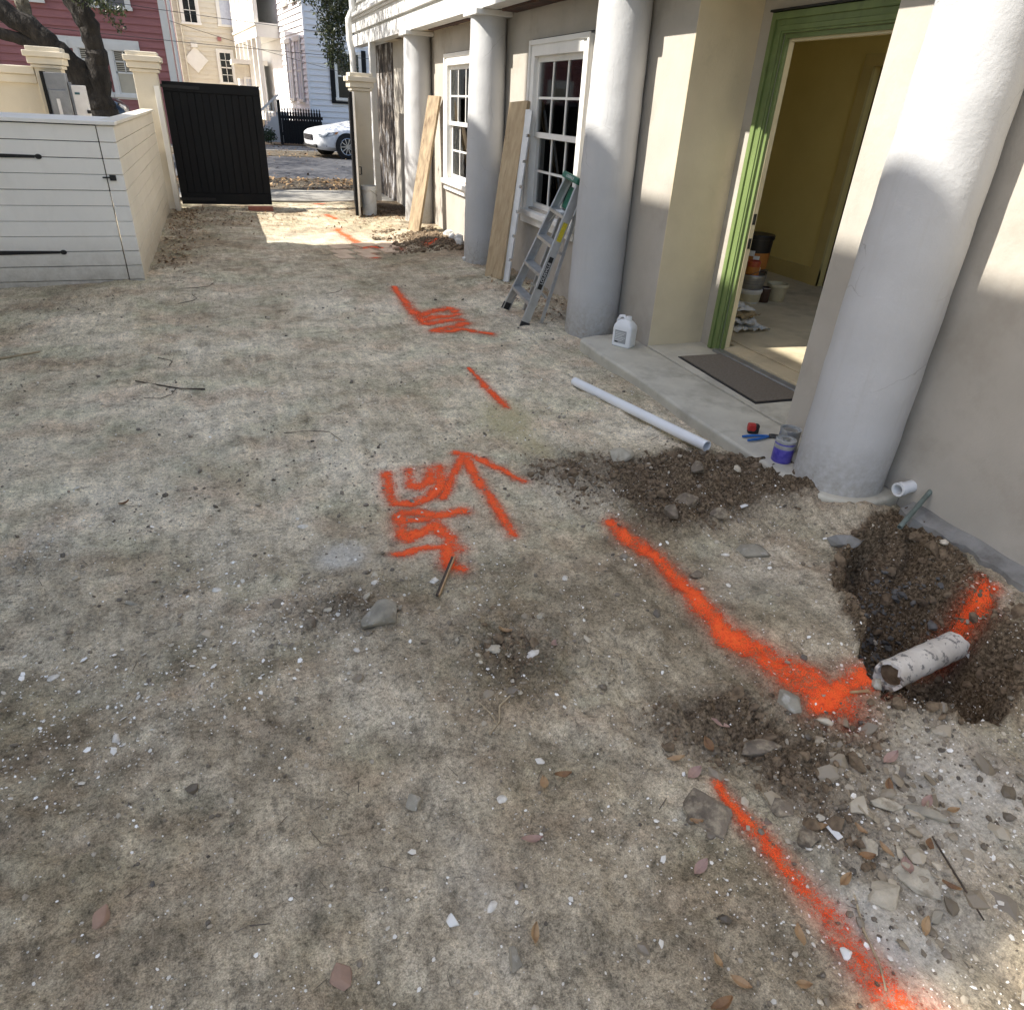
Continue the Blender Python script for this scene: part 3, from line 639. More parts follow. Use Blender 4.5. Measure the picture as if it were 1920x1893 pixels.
# doorway: green casing with stepped mouldings, cream inner jamb, metal sill
D0, D1, DZ0, DZ1 = 3.02, 4.193, 0.05, 2.085
dc = MB()
for (x0, o0, o1) in ((XR - 0.020, 0.0, 0.112), (XR - 0.030, 0.012, 0.040), (XR - 0.036, 0.072, 0.110)):
    dc.box(x0, XR, D1 + o0 - 0.001 * (o0 > 0), D1 + o1, DZ0 + 0.03, DZ1 + o1); dc.box(x0, XR, D0 - o1, D0 - o0, DZ0 + 0.03, DZ1 + o1); dc.box(x0, XR, D0 - o0, D1 + o0, DZ1 + o0, DZ1 + o1)
casing = dc.build('door_casing', 'green_paint', house, bevel=0.003)
MB().box(XR - 0.05, XR - 0.004, D0 - 0.12, D1 + 0.12, DZ1 + 0.113, DZ1 + 0.125).build('drip_cap', 'black_iron', casing)
MB().box(XR + 0.002, XR + 0.024, D1 - 0.025, D1 - 0.001, DZ0 + 0.05, DZ1 - 0.025).box(XR + 0.002, XR + 0.024, D0 + 0.001, D0 + 0.025, DZ0 + 0.05, DZ1 - 0.025).box(XR + 0.002, XR + 0.024, D0 + 0.001, D1 - 0.001, DZ1 - 0.025, DZ1 - 0.001).build('door_stop', 'green_paint', casing)
jamb = MB().box(XR + 0.0245, XR + 0.062, D1 - 0.029, D1 - 0.002, DZ0 + 0.05, DZ1 - 0.03).box(XR + 0.0245, XR + 0.062, D0 + 0.002, D0 + 0.04, DZ0 + 0.05, DZ1 - 0.03).box(XR + 0.0245, XR + 0.062, D0 + 0.04, D1 - 0.04, DZ1 - 0.04, DZ1 - 0.003).build('door_jamb', 'jamb_cream', house)
for zz in (0.86, 1.02):
    MB().box(XR + 0.032, XR + 0.055, D1 - 0.032, D1 - 0.0292, zz - 0.035, zz + 0.035).build('strike_plate', 'black_iron', jamb)
MB().box(XR - 0.05, XR + 0.02, D0 - 0.1, D1 + 0.02, 0.06, 0.098).build('threshold', 'threshold_metal', house, bevel=0.006)
MB().box(XR + 0.022, XR + 0.17, D0, D1, 0.05, 0.112).build('door_sill', 'room_floor', house, bevel=0.004)
# the room inside
MB().box(XR + 0.175, 6.4, 2.41, 7.6, -0.1, 0.094).build('room_floor', 'room_floor', house)
rw = wall_holes(2.302, 7.6, 0.094, 2.459, 5.90, 6.02, [(4.95, 5.95, 0.094, 2.12)]).build('room_wall', 'room_yellow', house)
MB().box(5.875, 5.90, 5.95, 7.6, 0.094, 0.26).box(5.875, 5.90, 2.41, 4.85, 0.094, 0.26).build('baseboard', 'room_trim', rw)
MB().box(5.87, 5.90, 5.95, 6.08, 0.094, 2.22).box(5.87, 5.90, 4.82, 4.95, 0.094, 2.22).box(5.87, 5.90, 4.95, 5.95, 2.12, 2.22).build('inner_casing', 'room_trim', rw)
MB().box(5.96, 5.99, 4.96, 5.94, 0.10, 2.11).build('inner_door', 'can_brown', rw)
MB().box(3.56, 5.90, 7.6, 7.7, 0.0, 2.46).build('room_wall', 'room_yellow', house)
for bb in ((3.56, 3.75, 0.0, 2.46), (5.75, 5.90, 0.0, 2.46), (3.75, 5.75, 0.0, 0.3), (3.75, 5.75, 2.38, 2.46)):
    MB().box(bb[0], bb[1], 2.30, 2.40, bb[2], bb[3]).build('room_wall', 'room_yellow', house)      # wall with a big window added to let court light in
MB().box(3.752, 5.748, 2.34, 2.345, 0.302, 2.378).build('fill_light_window', 'glass', house)  # unseen window, added to brighten the room
MB().box(3.561, 3.572, 4.46, 5.8, 0.094, 2.459).build('room_lining', 'room_yellow', house)
MB().box(XR + 0.0645, 3.57, 4.37, 4.443, 0.094, 2.459).build('room_lining', 'room_yellow', house)
MB().box(3.50, 3.56, 2.42, 3.0, 0.0, 2.46).build('room_lining', 'room_yellow', house)
# step in front of the door: long kerb slab, then the slab inside the recess
poly = [(2.43, 4.70), (2.47, 4.76), (2.60, 4.80), (2.884, 4.80), (2.884, 2.02), (2.86, 2.02)]
for k in range(9):
    a = -PI / 2 - PI / 2 * k / 8
    poly.append((2.705 + 0.265 * math.cos(a), 2.26 + 0.255 * math.sin(a)))
poly += [(2.44, 2.6), (2.425, 3.2), (2.445, 3.8), (2.425, 4.4)]
MB().prism(poly[::-1], -0.2, 0.068).build('step_slab', 'concrete', house, bevel=0.018, seg=3)
MB().box(2.888, XR + 0.13, 2.872, 4.448, -0.2, 0.074).build('recess_slab', 'concrete', house, bevel=0.006)
lb = MB(); N = 60; vs = []
for k in range(N + 1):
    yy = -1.0 + 2.95 * k / N; j = 0.012 * math.sin(k * 1.7) + 0.010 * math.sin(k * 0.63)
    vs += [(2.80 + j, yy, -0.45), (2.80 + j, yy, 0.045 + 0.006 * math.sin(k * 2.3)), (2.887, yy, 0.068 + 0.004 * math.sin(k * 1.1))]
fs = []
for k in range(N):
    a = 3 * k; fs += [(a, a + 1, a + 4, a + 3), (a + 1, a + 2, a + 5, a + 4)]
lb.add(vs, fs).build('footing', 'concrete_dark', house)

# ------------------------------------------------------------------ neighbouring house on the left (outside the frame, its shade fills the yard)
nb = thing('neighbor_house', 'tall weatherboarded house left of the yard whose shade fills it', 'house', (-6, 2, 0))
NX, NY0, NY1, NZ = -3.2, 1.25, 9.82, 7.79
MB().box(-9.5, NX - 0.03, NY0, NY1 - 0.03, -0.3, NZ - 0.05).build('wall', 'neighbor_board', nb)
MB().add([(NX, NY0, NZ), (NX, NY1, NZ), (-6.3, NY1, NZ + 1.5), (-6.3, NY0, NZ + 1.5), (-9.6, NY0, NZ), (-9.6, NY1, NZ), (NX, NY0, NZ - 0.15), (NX, NY1, NZ - 0.15), (-9.6, NY0, NZ - 0.15), (-9.6, NY1, NZ - 0.15)],
         [(0, 1, 2, 3), (3, 2, 5, 4), (0, 6, 7, 1), (4, 5, 9, 8), (1, 7, 9, 5, 2), (0, 3, 4, 8, 6), (6, 8, 9, 7)]).build('roof', 'roof_dark', nb)
MB().box(-3.95, -3.45, 6.80, 8.00, 7.4, 10.2).build('chimney', 'brick_red', nb)
for z in (1.0, 4.3):
    for y in (2.6, 5.4, 8.4):
        wn = MB().box(NX - 0.03, NX + 0.02, y - 0.55, y + 0.55, z - 0.1, z + 1.9).build('window', 'far_trim', nb)
        MB().box(NX + 0.02, NX + 0.024, y - 0.44, y + 0.44, z, z + 1.8).build('pane', 'glass_dark', wn)
for k in range(40):
    MB().add([(NX + 0.014, NY0, 0.3 + 0.18 * k), (NX + 0.014, NY1, 0.3 + 0.18 * k), (NX - 0.028, NY1, 0.485 + 0.18 * k), (NX - 0.028, NY0, 0.485 + 0.18 * k), (NX - 0.028, NY0, 0.3 + 0.18 * k), (NX - 0.028, NY1, 0.3 + 0.18 * k)],
             [(0, 1, 2, 3), (0, 4, 5, 1), (0, 3, 4), (1, 5, 2)]).build('clapboard', 'neighbor_board', nb)

# ------------------------------------------------------------------ white boarded enclosure on the left
en = thing('bin_enclosure', 'white shiplap bin enclosure with black strap hinges left of the yard', 'enclosure', (-1.8, 8.5, 0))
EX, EY, EZ, EB = -0.825, 7.45, 1.300, -0.10
nb_ = 11; bh = (EZ - EB) / nb_
JX = -0.957
door = MB().box(-2.9, JX - 0.006, EY + 0.025, EY + 0.05, EB + 0.02, EZ).build('door', 'black_paint', en)
for k in range(nb_):
    z0, z1 = EB + bh * k + (0.03 if k == 0 else 0), EB + bh * (k + 1) - random.uniform(0.004, 0.008)
    jy = random.uniform(-0.002, 0.002)
    MB().box(-2.9, JX - 0.006, EY + jy, EY + 0.025, z0, z1).build('board', 'board_white', door, bevel=0.0025)
    MB().box(JX + 0.003, EX - 0.0, EY, EY + 0.025, EB + bh * k, z1).build('board', 'board_white', en, bevel=0.0025)
    MB().box(EX - 0.024, EX - 0.001, EY + 0.027, 12.30, EB + bh * k, z1).build('board', 'board_offwhite', en, bevel=0.0025)
MB().box(JX + 0.003, EX - 0.027, EY + 0.026, EY + 0.08, EB, EZ).build('corner_post', 'board_white', en)
MB().box(EX - 0.10, EX - 0.026, EY + 0.09, 12.30, EB, EZ).build('side_frame', 'board_offwhite', en)
MB().box(-2.9, EX + 0.022, EY - 0.03, EY + 0.14, EZ + 0.001, EZ + 0.03).build('top_cap', 'board_white', en, bevel=0.004)
MB().box(EX - 0.13, EX + 0.022, EY + 0.142, 12.30, EZ + 0.001, EZ + 0.03).build('top_cap', 'board_offwhite', en, bevel=0.004)
MB().box(-2.9, EX - 0.135, EY + 0.145, 9.05, EZ - 0.02, EZ + 0.012).build('lid', 'board_white', en, bevel=0.003)
def strap(z, x1):
    m = MB(); x0 = -2.7
    m.prism([(x0, z - 0.03), (x1 - 0.05, z - 0.011), (x1 - 0.045, z + 0.011), (x0, z + 0.03)], 0, 0.006)
    m.prism([(x1 - 0.022 + 0.026 * math.cos(a * PI / 6), z + 0.020 * math.sin(a * PI / 6)) for a in range(12)], 0, 0.007)
    m.v = [(x, EY - 0.001 - zz, y) for x, y, zz in m.v]
    m.build('strap_hinge', 'black_iron', door)
strap(1.045, -1.415); strap(0.275, -1.415)
la = MB().box(-0.935, -0.885, EY - 0.016, EY - 0.001, 0.870, 0.915).box(-0.99, -0.93, EY - 0.022, EY - 0.010, 0.889, 0.901).build('latch', 'black_iron', en, bevel=0.003)

# ------------------------------------------------------------------ garden wall, piers, gates
def pier(x0, x1, y0, y1, ztop, label, mcol='cream_stucco', mtrim='cream_trim'):
    t = thing('gate_pier', label, 'pier', ((x0 + x1) / 2, (y0 + y1) / 2, 0), 'stucco piers on the street side')
    MB().box(x0, x1, y0, y1, -0.15, ztop - 0.2).build('shaft', mcol, t, bevel=0.008)
    for (e, a, b) in ((0.03, ztop - 0.245, ztop - 0.205), (0.055, ztop - 0.2, ztop - 0.12), (0.085, ztop - 0.119, ztop - 0.05), (0.045, ztop - 0.049, ztop)):
        MB().box(x0 - e, x1 + e, y0 - e, y1 + e, a, b).build('cap_course', mtrim, t, bevel=0.008)
    return t
pier(-2.17, -1.86, 12.40, 12.72, 1.99, 'cream stucco pier beside the grey electric panel')
pier(-0.985, -0.68, 12.40, 12.72, 2.02, 'cream stucco pier carrying the closed black gate')
pier(2.10, 2.37, 12.70, 12.98, 1.96, 'shaded stucco pier behind the opened gate leaf', 'cream_stucco', 'cream_trim')
gw = thing('garden_wall', 'cream stucco garden wall with moulded coping behind the enclosure', 'wall', (-4, 12.56, 0))
MB().box(-7.5, -2.18, 12.47, 12.66, -0.2, 1.56).build('wall', 'cream_stucco', gw)
MB().box(-7.5, -2.18, 12.43, 12.70, 1.561, 1.66).build('coping', 'cream_trim', gw, bevel=0.008)
MB().box(-7.5, -2.18, 12.40, 12.73, 1.661, 1.76).build('coping', 'cream_trim', gw, bevel=0.012)
pn = thing('electric_panel', 'grey metal electric panel mounted at the pier above the enclosure', 'panel', (-1.9, 12.3, 0))
MB().box(-2.05, -1.80, 12.20, 12.385, 0.5, 1.70).build('cabinet', 'galv', pn, bevel=0.006)
MB().box(-2.035, -1.815, 12.185, 12.198, 0.55, 1.50).build('door', 'galv', pn, bevel=0.004)
MB().box(-2.085, -2.052, 12.17, 12.385, 0.5, 1.71).build('side_flange', 'black_paint', pn)
MB().box(-1.96, -1.92, 12.172, 12.184, 0.6, 1.40).build('rib', 'meter_white', pn)
mt = thing('meter_box', 'small white meter box with display right of the grey panel', 'meter', (-1.7, 12.3, 0))
MB().box(-1.765, -1.60, 12.24, 12.36, 0.6, 1.57).build('case', 'meter_white', mt, bevel=0.006)
MB().box(-1.79, -1.766, 12.26, 12.36, 0.6, 1.60).build('bracket', 'galv', mt)
MB().box(-1.735, -1.675, 12.234, 12.239, 1.46, 1.485).build('display', 'screen_blue', mt)
MB().box(-1.63, -1.585, 12.225, 12.239, 1.24, 1.28).build('knob', 'black_iron', mt)
# left gate leaf, closed, black boards in a frame
gl = thing('gate_leaf', 'closed black board gate leaf between the cream pier and the drive', 'gate', (0, 12.8, 0))
G0, G1, GZ0, GZ1 = -0.66, 0.69, 0.03, 1.69
MB().box(G0, G1, 12.815, 12.835, GZ0 + 0.1, GZ1 - 0.04).build('backing', 'black_paint', gl)
nbd = 11; bw = (G1 - G0 - 0.22) / nbd
for k in range(nbd):
    MB().box(G0 + 0.11 + bw * k + 0.003, G0 + 0.11 + bw * (k + 1) - 0.003, 12.79, 12.814, GZ0 + 0.16, GZ1 - 0.13).build('board', 'black_paint', gl, bevel=0.004)
MB().box(G0, G1, 12.775, 12.814, GZ1 - 0.129, GZ1).build('top_rail', 'black_paint', gl, bevel=0.004)
MB().box(G0, G1, 12.775, 12.814, GZ0, GZ0 + 0.158).build('bottom_rail', 'black_paint', gl, bevel=0.004)
MB().box(G0, G0 + 0.108, 12.776, 12.814, GZ0 + 0.16, GZ1 - 0.131).build('stile', 'black_paint', gl, bevel=0.004)
MB().box(G1 - 0.108, G1, 12.776, 12.814, GZ0 + 0.16, GZ1 - 0.131).build('stile', 'black_paint', gl, bevel=0.004)
for z in (GZ1 - 0.06, GZ0 + 0.08):
    MB().bar((G0 - 0.06, 12.768, z), (G0 + 0.5, 12.768, z - 0.01), 0.012, 0.04).build('strap_hinge', 'black_iron', gl)
gp = MB().box(-0.745, -0.675, 12.33, 12.398, -0.1, 1.62).build('gate_post_board', 'board_white', None, bevel=0.004)
tag(gp, 'narrow white board fixed upright on the gate pier', 'board')
# right gate leaf swung open towards the camera, seen on its edge
gr = thing('gate_leaf', 'open gate leaf seen on its narrow edge beside the white bucket', 'gate', (1.9, 12.1, 0))
MB().box(1.865, 1.885, 11.50, 12.85, 0.04, 1.69).build('backing', 'black_paint', gr)
for k in range(9):
    MB().box(1.840, 1.864, 11.56 + 0.138 * k, 11.56 + 0.138 * k + 0.132, 0.12, 1.62).build('board', 'black_paint', gr, bevel=0.003)
MB().box(1.8855, 1.915, 11.50, 11.58, 0.04, 1.69).build('stile', 'board_white', gr, bevel=0.003)
MB().box(1.8855, 1.915, 11.582, 12.85, 1.58, 1.69).build('top_rail', 'black_paint', gr, bevel=0.003)
MB().box(1.8855, 1.915, 11.582, 12.85, 0.04, 0.16).build('bottom_rail', 'black_paint', gr, bevel=0.003)
MB().box(1.84, 1.864, 11.50, 11.556, 0.04, 1.69).build('edge_board', 'black_paint', gr, bevel=0.003)
MB().tube([(1.93, 11.53, 0.62), (1.96, 11.53, 0.62), (1.96, 11.53, 0.72), (1.93, 11.53, 0.72)], 0.010, 8).build('handle', 'black_iron', gr)
for ch in gr.children:
    ch.data.transform(Matrix.Translation((1.876, 11.5, 0)) @ Matrix.Rotation(math.radians(-8.3), 4, 'Z') @ Matrix.Translation((-1.876, -11.5, 0)))
tag(MB().box(0.30, 0.67, 12.30, 12.42, gz(0.5, 12.36) - 0.01, gz(0.5, 12.36) + 0.06).build('brick_block', 'brick_red', None, bevel=0.006), 'flat red block on the ground under the closed gate', 'block')

# ------------------------------------------------------------------ houses across the street
def board_run(parent, x0, x1, y, z0, n, sp, m, th=0.03):
    mb = MB().add([(x0, y - th, 0), (x1, y - th, 0), (x1, y, sp + 0.005), (x0, y, sp + 0.005), (x0, y, 0), (x1, y, 0)], [(0, 1, 2, 3), (0, 4, 5, 1), (0, 3, 4), (1, 5, 2)])
    first = None
    for k in range(n):
        if first is None: o = mb.build('clapboard', m, parent); first = o.data; base = o.location.copy()
        else: o = obj('clapboard', first, None, parent)
        o.location = base + Vector((0, 0, z0 + sp * k))
def far_window(parent, x0, x1, z0, z1, y, cols=2, rows=2, fill='glass_dark', lower=None, frame='far_trim', cw=0.12):
    f = MB(); yo = y - 0.075
    f.box(x0 - cw, x0, yo, y, z0, z1).box(x1, x1 + cw, yo, y, z0, z1).box(x0 - cw, x1 + cw, yo - 0.01, y, z1, z1 + cw * 1.3).box(x0 - cw - 0.03, x1 + cw + 0.03, yo - 0.03, y, z0 - 0.09, z0)
    wi = f.build('window', frame, parent)
    zm = (z0 + z1) / 2
    MB().box(x0, x1, y - 0.042, y - 0.036, zm, z1).build('pane', fill, wi)
    MB().box(x0, x1, y - 0.042, y - 0.036, z0, zm).build('pane', lower or fill, wi)
    m = MB(); yb = y - 0.06
    m.box(x0, x1, yb, y - 0.043, zm - 0.025, zm + 0.025).box(x0, x0 + 0.04, yb, y - 0.043, z0, z1).box(x1 - 0.04, x1, yb, y - 0.043, z0, z1)
    for half in ((zm, z1), (z0, zm)):
        if half[0] == z0 and lower: continue
        for c in range(1, cols):
            xx = x0 + (x1 - x0) * c / cols; m.box(xx - 0.013, xx + 0.013, yb, y - 0.043, half[0], half[1])
        for r in range(1, rows):
            zz = half[0] + (half[1] - half[0]) * r / rows; m.box(x0, x1, yb, y - 0.043, zz - 0.013, zz + 0.013)
    m.build('muntin', 'far_trim', wi)
    if fill == 'blind_brown':
        b = MB()
        for k in range(int((z1 - zm) / 0.05)):
            b.box(x0, x1, y - 0.0425 - 0.008, y - 0.0425, zm + 0.05 * k, zm + 0.05 * k + 0.022)
        b.build('blind', 'paper_pale', wi)
    return wi
PY = 28.0
pk = thing('pink_house', 'dusky pink clapboard house with cream window trim behind the oak', 'house', (-5, PY + 3, 0))
MB().box(-10.5, -0.98, PY, PY + 7, 0, 8.0).build('wall', 'pink_board', pk)
board_run(pk, -10.5, -1.10, PY, 0.30, 38, 0.196, 'pink_board')
MB().box(-1.16, -0.96, PY - 0.06, PY + 0.1, 0.2, 8).build('corner_board', 'far_trim', pk)
MB().tube([(-0.86, PY - 0.05, 0.3), (-0.86, PY - 0.05, 8)], 0.05, 8).build('downpipe', 'far_trim', pk)
MB().box(-4.75, -1.95, PY - 0.05, PY, 1.22, 1.40).build('sill_board', 'far_trim', pk)
MB().box(-4.80, -1.90, PY - 0.06, PY, 2.50, 2.80).build('head_board', 'far_trim', pk)
for xa in (-4.55, -3.60, -2.68):
    far_window(pk, xa, xa + 0.56, 1.36, 2.52, PY, 2, 2, 'blind_brown', 'paper_pale', cw=0.14)
for xa in (-4.9, -3.25, -2.6): far_window(pk, xa, xa + 0.56, 3.65, 5.2, PY, 2, 2, 'blind_brown', 'curtain', cw=0.12)
MB().box(-5.95, -5.80, PY - 0.07, PY, 0.3, 8).build('corner_board', 'far_trim', pk)
far_window(pk, -7.0, -6.35, 1.0, 2.35, PY, 1, 1, 'paper_pale', cw=0.2)
MB().add([(-10.8, PY - 0.4, 8), (-0.6, PY - 0.4, 8), (-0.6, PY + 7.4, 8), (-10.8, PY + 7.4, 8), (-5.7, PY + 3.5, 10.5)], [(0, 1, 4), (1, 2, 4), (2, 3, 4), (3, 0, 4), (3, 2, 1, 0)]).build('roof', 'roof_dark', pk)
CY = 44.0
cr = thing('cream_house', 'tall cream clapboard house between the pink and the white house', 'house', (1, CY + 3, 0))
MB().box(-2.2, 6.0, CY, CY + 8, 0, 11).build('wall', 'cream_board', cr)
board_run(cr, -2.2, 6.0, CY, 0.3, 52, 0.20, 'cream_board')
far_window(cr, -0.75, -0.12, 4.45, 6.4, CY, 2, 2)
far_window(cr, 0.92, 1.58, 4.48, 6.5, CY, 2, 2, 'glass_dark', 'curtain_white')
far_window(cr, 0.62, 1.20, 2.02, 3.28, CY, 2, 2)
MB().tube([(-1.25, CY - 0.1, 0.3), (-1.25, CY - 0.1, 10.8)], 0.06, 8).build('downpipe', 'far_trim', cr)
MB().tube([(-0.95, CY - 0.09, 0.3), (-0.95, CY - 0.09, 10.8)], 0.03, 8).build('pipe', 'cream_board', cr)
MB().obox((-0.47, CY - 0.05, 2.90), (0.28, 0, 0.28), (0, 0.02, 0), (-0.28, 0, 0.28)).build('diamond_vent', 'far_trim', cr)
MB().box(-0.62, -0.32, CY - 0.18, CY - 0.02, 3.42, 3.62).build('vent_hood', 'far_trim', cr)
MB().box(0.66, 0.84, CY - 0.14, CY - 0.02, 3.78, 3.94).build('vent_hood', 'pink_board', cr)
MB().add([(-2.5, CY - 0.4, 11), (6.3, CY - 0.4, 11), (6.3, CY + 8.4, 11), (-2.5, CY + 8.4, 11), (2, CY + 4, 14)], [(0, 1, 4), (1, 2, 4), (2, 3, 4), (3, 0, 4), (3, 2, 1, 0)]).build('roof', 'roof_dark', cr)
# entry porch in front of the cream house
ep = thing('entry_porch', 'low white entry porch with small paned door beside the white house', 'porch', (1.9, 40, 0))
MB().box(1.30, 2.45, 39.2, 41.5, 0, 2.72).build('wall', 'white_house_board', ep)
board_run(ep, 1.30, 2.45, 39.2, 0.3, 12, 0.20, 'white_house_board')
MB().box(1.05, 2.60, 38.9, 41.6, 2.72, 2.90).build('roof', 'far_trim', ep)
MB().box(1.15, 2.02, 39.10, 39.168, 2.15, 2.70).build('fascia_panel', 'cream_board', ep)
far_window(ep, 1.55, 1.95, 1.2, 2.15, 39.165, 3, 3, 'curtain_white', cw=0.06)
# white house, its long side turned to the sun
wh = thing('white_house', 'white clapboard house with glazed upper gallery across the street', 'house', (3.5, 31.0, 0), local=True, rotz=math.radians(5))
MB().box(0.0, 9, 0.0, 14, 0.55, 9).build('wall', 'white_house_board', wh)
MB().box(0.06, 9, 0.05, 13.9, 0, 0.55).build('foundation', 'roof_dark', wh)
board_run(wh, 0.0, 9, 0.0, 0.55, 40, 0.195, 'white_house_board', 0.04)
def side_boards(y0, y1, z0, n, sp, m):
    mb = MB().add([(-0.04, y0, 0), (-0.04, y1, 0), (0, y1, sp + 0.005), (0, y0, sp + 0.005), (0, y0, 0), (0, y1, 0)], [(0, 3, 2, 1), (0, 1, 5, 4), (0, 4, 3), (1, 2, 5)])
    first = None
    for k in range(n):
        if first is None: o = mb.build('clapboard', m, wh); first = o.data
        else: o = obj('clapboard', first, None, wh)
        o.location = (0, 0, z0 + sp * k)
side_boards(0.0, 5.2, 0.55, 40, 0.195, 'white_house_board')
MB().box(-0.06, 0.02, -0.06, 0.02, 0.5, 9).build('corner_board', 'white_house_board', wh)
dk = far_window(wh, 1.05, 1.95, 1.62, 3.05, 0.0, 2, 1, 'glass_dark', None, 'far_trim', 0.07)
MB().box(0.80, 0.965, -0.09, -0.045, 1.50, 3.2).build('shutter', 'black_paint', wh); MB().box(2.035, 2.2, -0.09, -0.045, 1.50, 3.2).build('shutter', 'black_paint', wh)
MB().box(0.80, 2.2, -0.10, -0.02, 1.42, 1.498).build('sill', 'black_paint', wh)
far_window(wh, 1.05, 1.95, 4.6, 6.2, 0.0, 2, 1, 'glass_dark', None, 'far_trim', 0.07)
for (ya, za, zb) in ((1.4, 1.5, 3.4), (3.3, 1.5, 3.4), (1.4, 4.7, 6.6), (3.3, 4.7, 6.6)):
    f = MB().box(-0.09, -0.03, ya - 0.55, ya - 0.45, za, zb).box(-0.09, -0.03, ya + 0.45, ya + 0.55, za, zb).box(-0.10, -0.03, ya - 0.6, ya + 0.6, zb, zb + 0.15).box(-0.12, -0.03, ya - 0.6, ya + 0.6, za - 0.1, za).build('window', 'far_trim', wh)
    MB().box(-0.05, -0.045, ya - 0.45, ya + 0.45, za, zb).build('pane', 'curtain_white', f)
    MB().box(-0.06, -0.051, ya - 0.02, ya + 0.02, za, zb).box(-0.06, -0.051, ya - 0.45, ya + 0.45, (za + zb) / 2 - 0.03, (za + zb) / 2 + 0.03).build('muntin', 'far_trim', f)
# side gallery
MB().box(-0.95, -0.03, 5.2, 13.9, 3.65, 4.05).build('gallery_beam', 'far_trim', wh)
MB().box(-1.0, -0.02, 5.15, 13.95, 4.05, 4.15).build('gallery_moulding', 'far_trim', wh)
MB().box(-0.95, -0.03, 5.2, 13.9, 0.6, 0.9).build('porch_floor', 'far_trim', wh)
for k in range(7):
    y = 5.3 + 1.42 * k
    MB().box(-0.97, -0.80, y, y + 0.17, 0.9, 3.65).build('porch_post', 'far_trim', wh)
    MB().box(-0.97, -0.80, y, y + 0.17, 4.15, 7.6).build('gallery_post', 'far_trim', wh)
    if k < 6:
        p = MB().box(-0.93, -0.90, y + 0.17, y + 1.42, 4.2, 5.0).build('gallery_panel', 'white_house_board', wh)
        MB().box(-0.955, -0.931, y + 0.32, y + 1.27, 4.30, 4.36).box(-0.955, -0.931, y + 0.32, y + 1.27, 4.84, 4.90).build('panel_moulding', 'far_trim', p)
        MB().box(-0.905, -0.895, y + 0.17, y + 1.42, 5.08, 7.0).build('gallery_pane', 'curtain_white', wh)
        MB().box(-0.95, -0.88, y + 0.17, y + 1.42, 5.0, 5.08).build('gallery_sill', 'far_trim', wh)
        MB().box(-0.94, -0.88, y + 0.17, y + 1.42, 1.75, 1.81).build('porch_rail', 'far_trim', wh)
MB().box(-1.0, -0.02, 5.15, 13.95, 7.0, 7.5).build('gallery_eave', 'far_trim', wh)
MB().add([(-1.3, -0.4, 9), (9.3, -0.4, 9), (9.3, 14.4, 9), (-1.3, 14.4, 9), (4, 7, 11.5)], [(0, 1, 4), (1, 2, 4), (2, 3, 4), (3, 0, 4), (3, 2, 1, 0)]).build('roof', 'roof_dark', wh)
# black picket fence
pf = thing('picket_fence', 'black picket fence with pointed tops in front of the white house', 'fence', (2.9, 30, 0))
for k in range(15):
    x = 2.30 + 0.095 * k
    h = 1.22
    MB().prism([(x, 0.03), (x + 0.078, 0.03), (x + 0.078, h - 0.14), (x + 0.052, h - 0.12), (x + 0.062, h - 0.07), (x + 0.039, h), (x + 0.016, h - 0.07), (x + 0.026, h - 0.12), (x, h - 0.14)], 0, 0.025)
    m_ = MB(); m_.prism([(x, 0.03), (x + 0.078, 0.03), (x + 0.078, h - 0.16), (x + 0.056, h - 0.13), (x + 0.066, h - 0.08), (x + 0.039, h), (x + 0.012, h - 0.08), (x + 0.022, h - 0.13), (x, h - 0.16)], 0, 0.025)
    m_.v = [(a, 30.0 - c, b) for a, b, c in m_.v]; m_.build('picket', 'black_paint', pf)
for z in (0.3, 0.85): MB().box(2.25, 3.78, 30.003, 30.06, z, z + 0.1).build('rail', 'black_paint', pf)
MB().box(2.18, 2.285, 29.96, 30.07, 0, 1.45).build('post', 'black_paint', pf)
MB().box(2.3, 3.75, 30.062, 30.08, 0.05, 0.80).build('lower_panel', 'black_paint', pf)
# white stair with railing
stt = thing('porch_stair', 'white wooden stair with balustrade left of the black picket fence', 'stair', (1.9, 31.5, 0))
for k in range(6):
    MB().box(1.35 + 0.17 * k, 2.6, 31.3, 32.5, 0.17 * k, 0.17 * (k + 1)).build('tread', 'far_trim', stt)
for k in range(8):
    x = 1.42 + 0.115 * k; zb = 0.2 + 0.098 * k
    MB().box(x, x + 0.03, 31.30, 31.33, zb, zb + 0.62).build('baluster', 'far_trim', stt)
MB().bar((1.38, 31.315, 0.82), (2.35, 31.315, 1.60), 0.06, 0.07).build('handrail', 'far_trim', stt)
MB().bar((1.38, 31.315, 0.20), (2.35, 31.315, 0.98), 0.05, 0.06).build('lower_rail', 'far_trim', stt)
MB().box(1.32, 1.42, 31.27, 31.37, 0, 0.98).build('newel_post', 'far_trim', stt)
# overhead cables
def cable(a, b, sag, label):
    pts = [Vector(a).lerp(Vector(b), t / 14) - Vector((0, 0, sag * 4 * (t / 14) * (1 - t / 14))) for t in range(15)]
    tag(MB().tube(pts, 0.007, 6).build('overhead_cable', 'wire', None), label, 'cable', 'overhead cables')
cable((-14, 21, 4.2), (9, 24, 3.1), 0.3, 'upper thin black cable crossing in front of the pink house')
cable((-14, 22, 3.2), (9, 22, 2.6), 0.25, 'lower thin black cable crossing below the upper one')
cable((-0.9, 27.9, 3.4), (6.5, 25, 1.9), 0.1, 'slanting black cable crossing the cream house front')

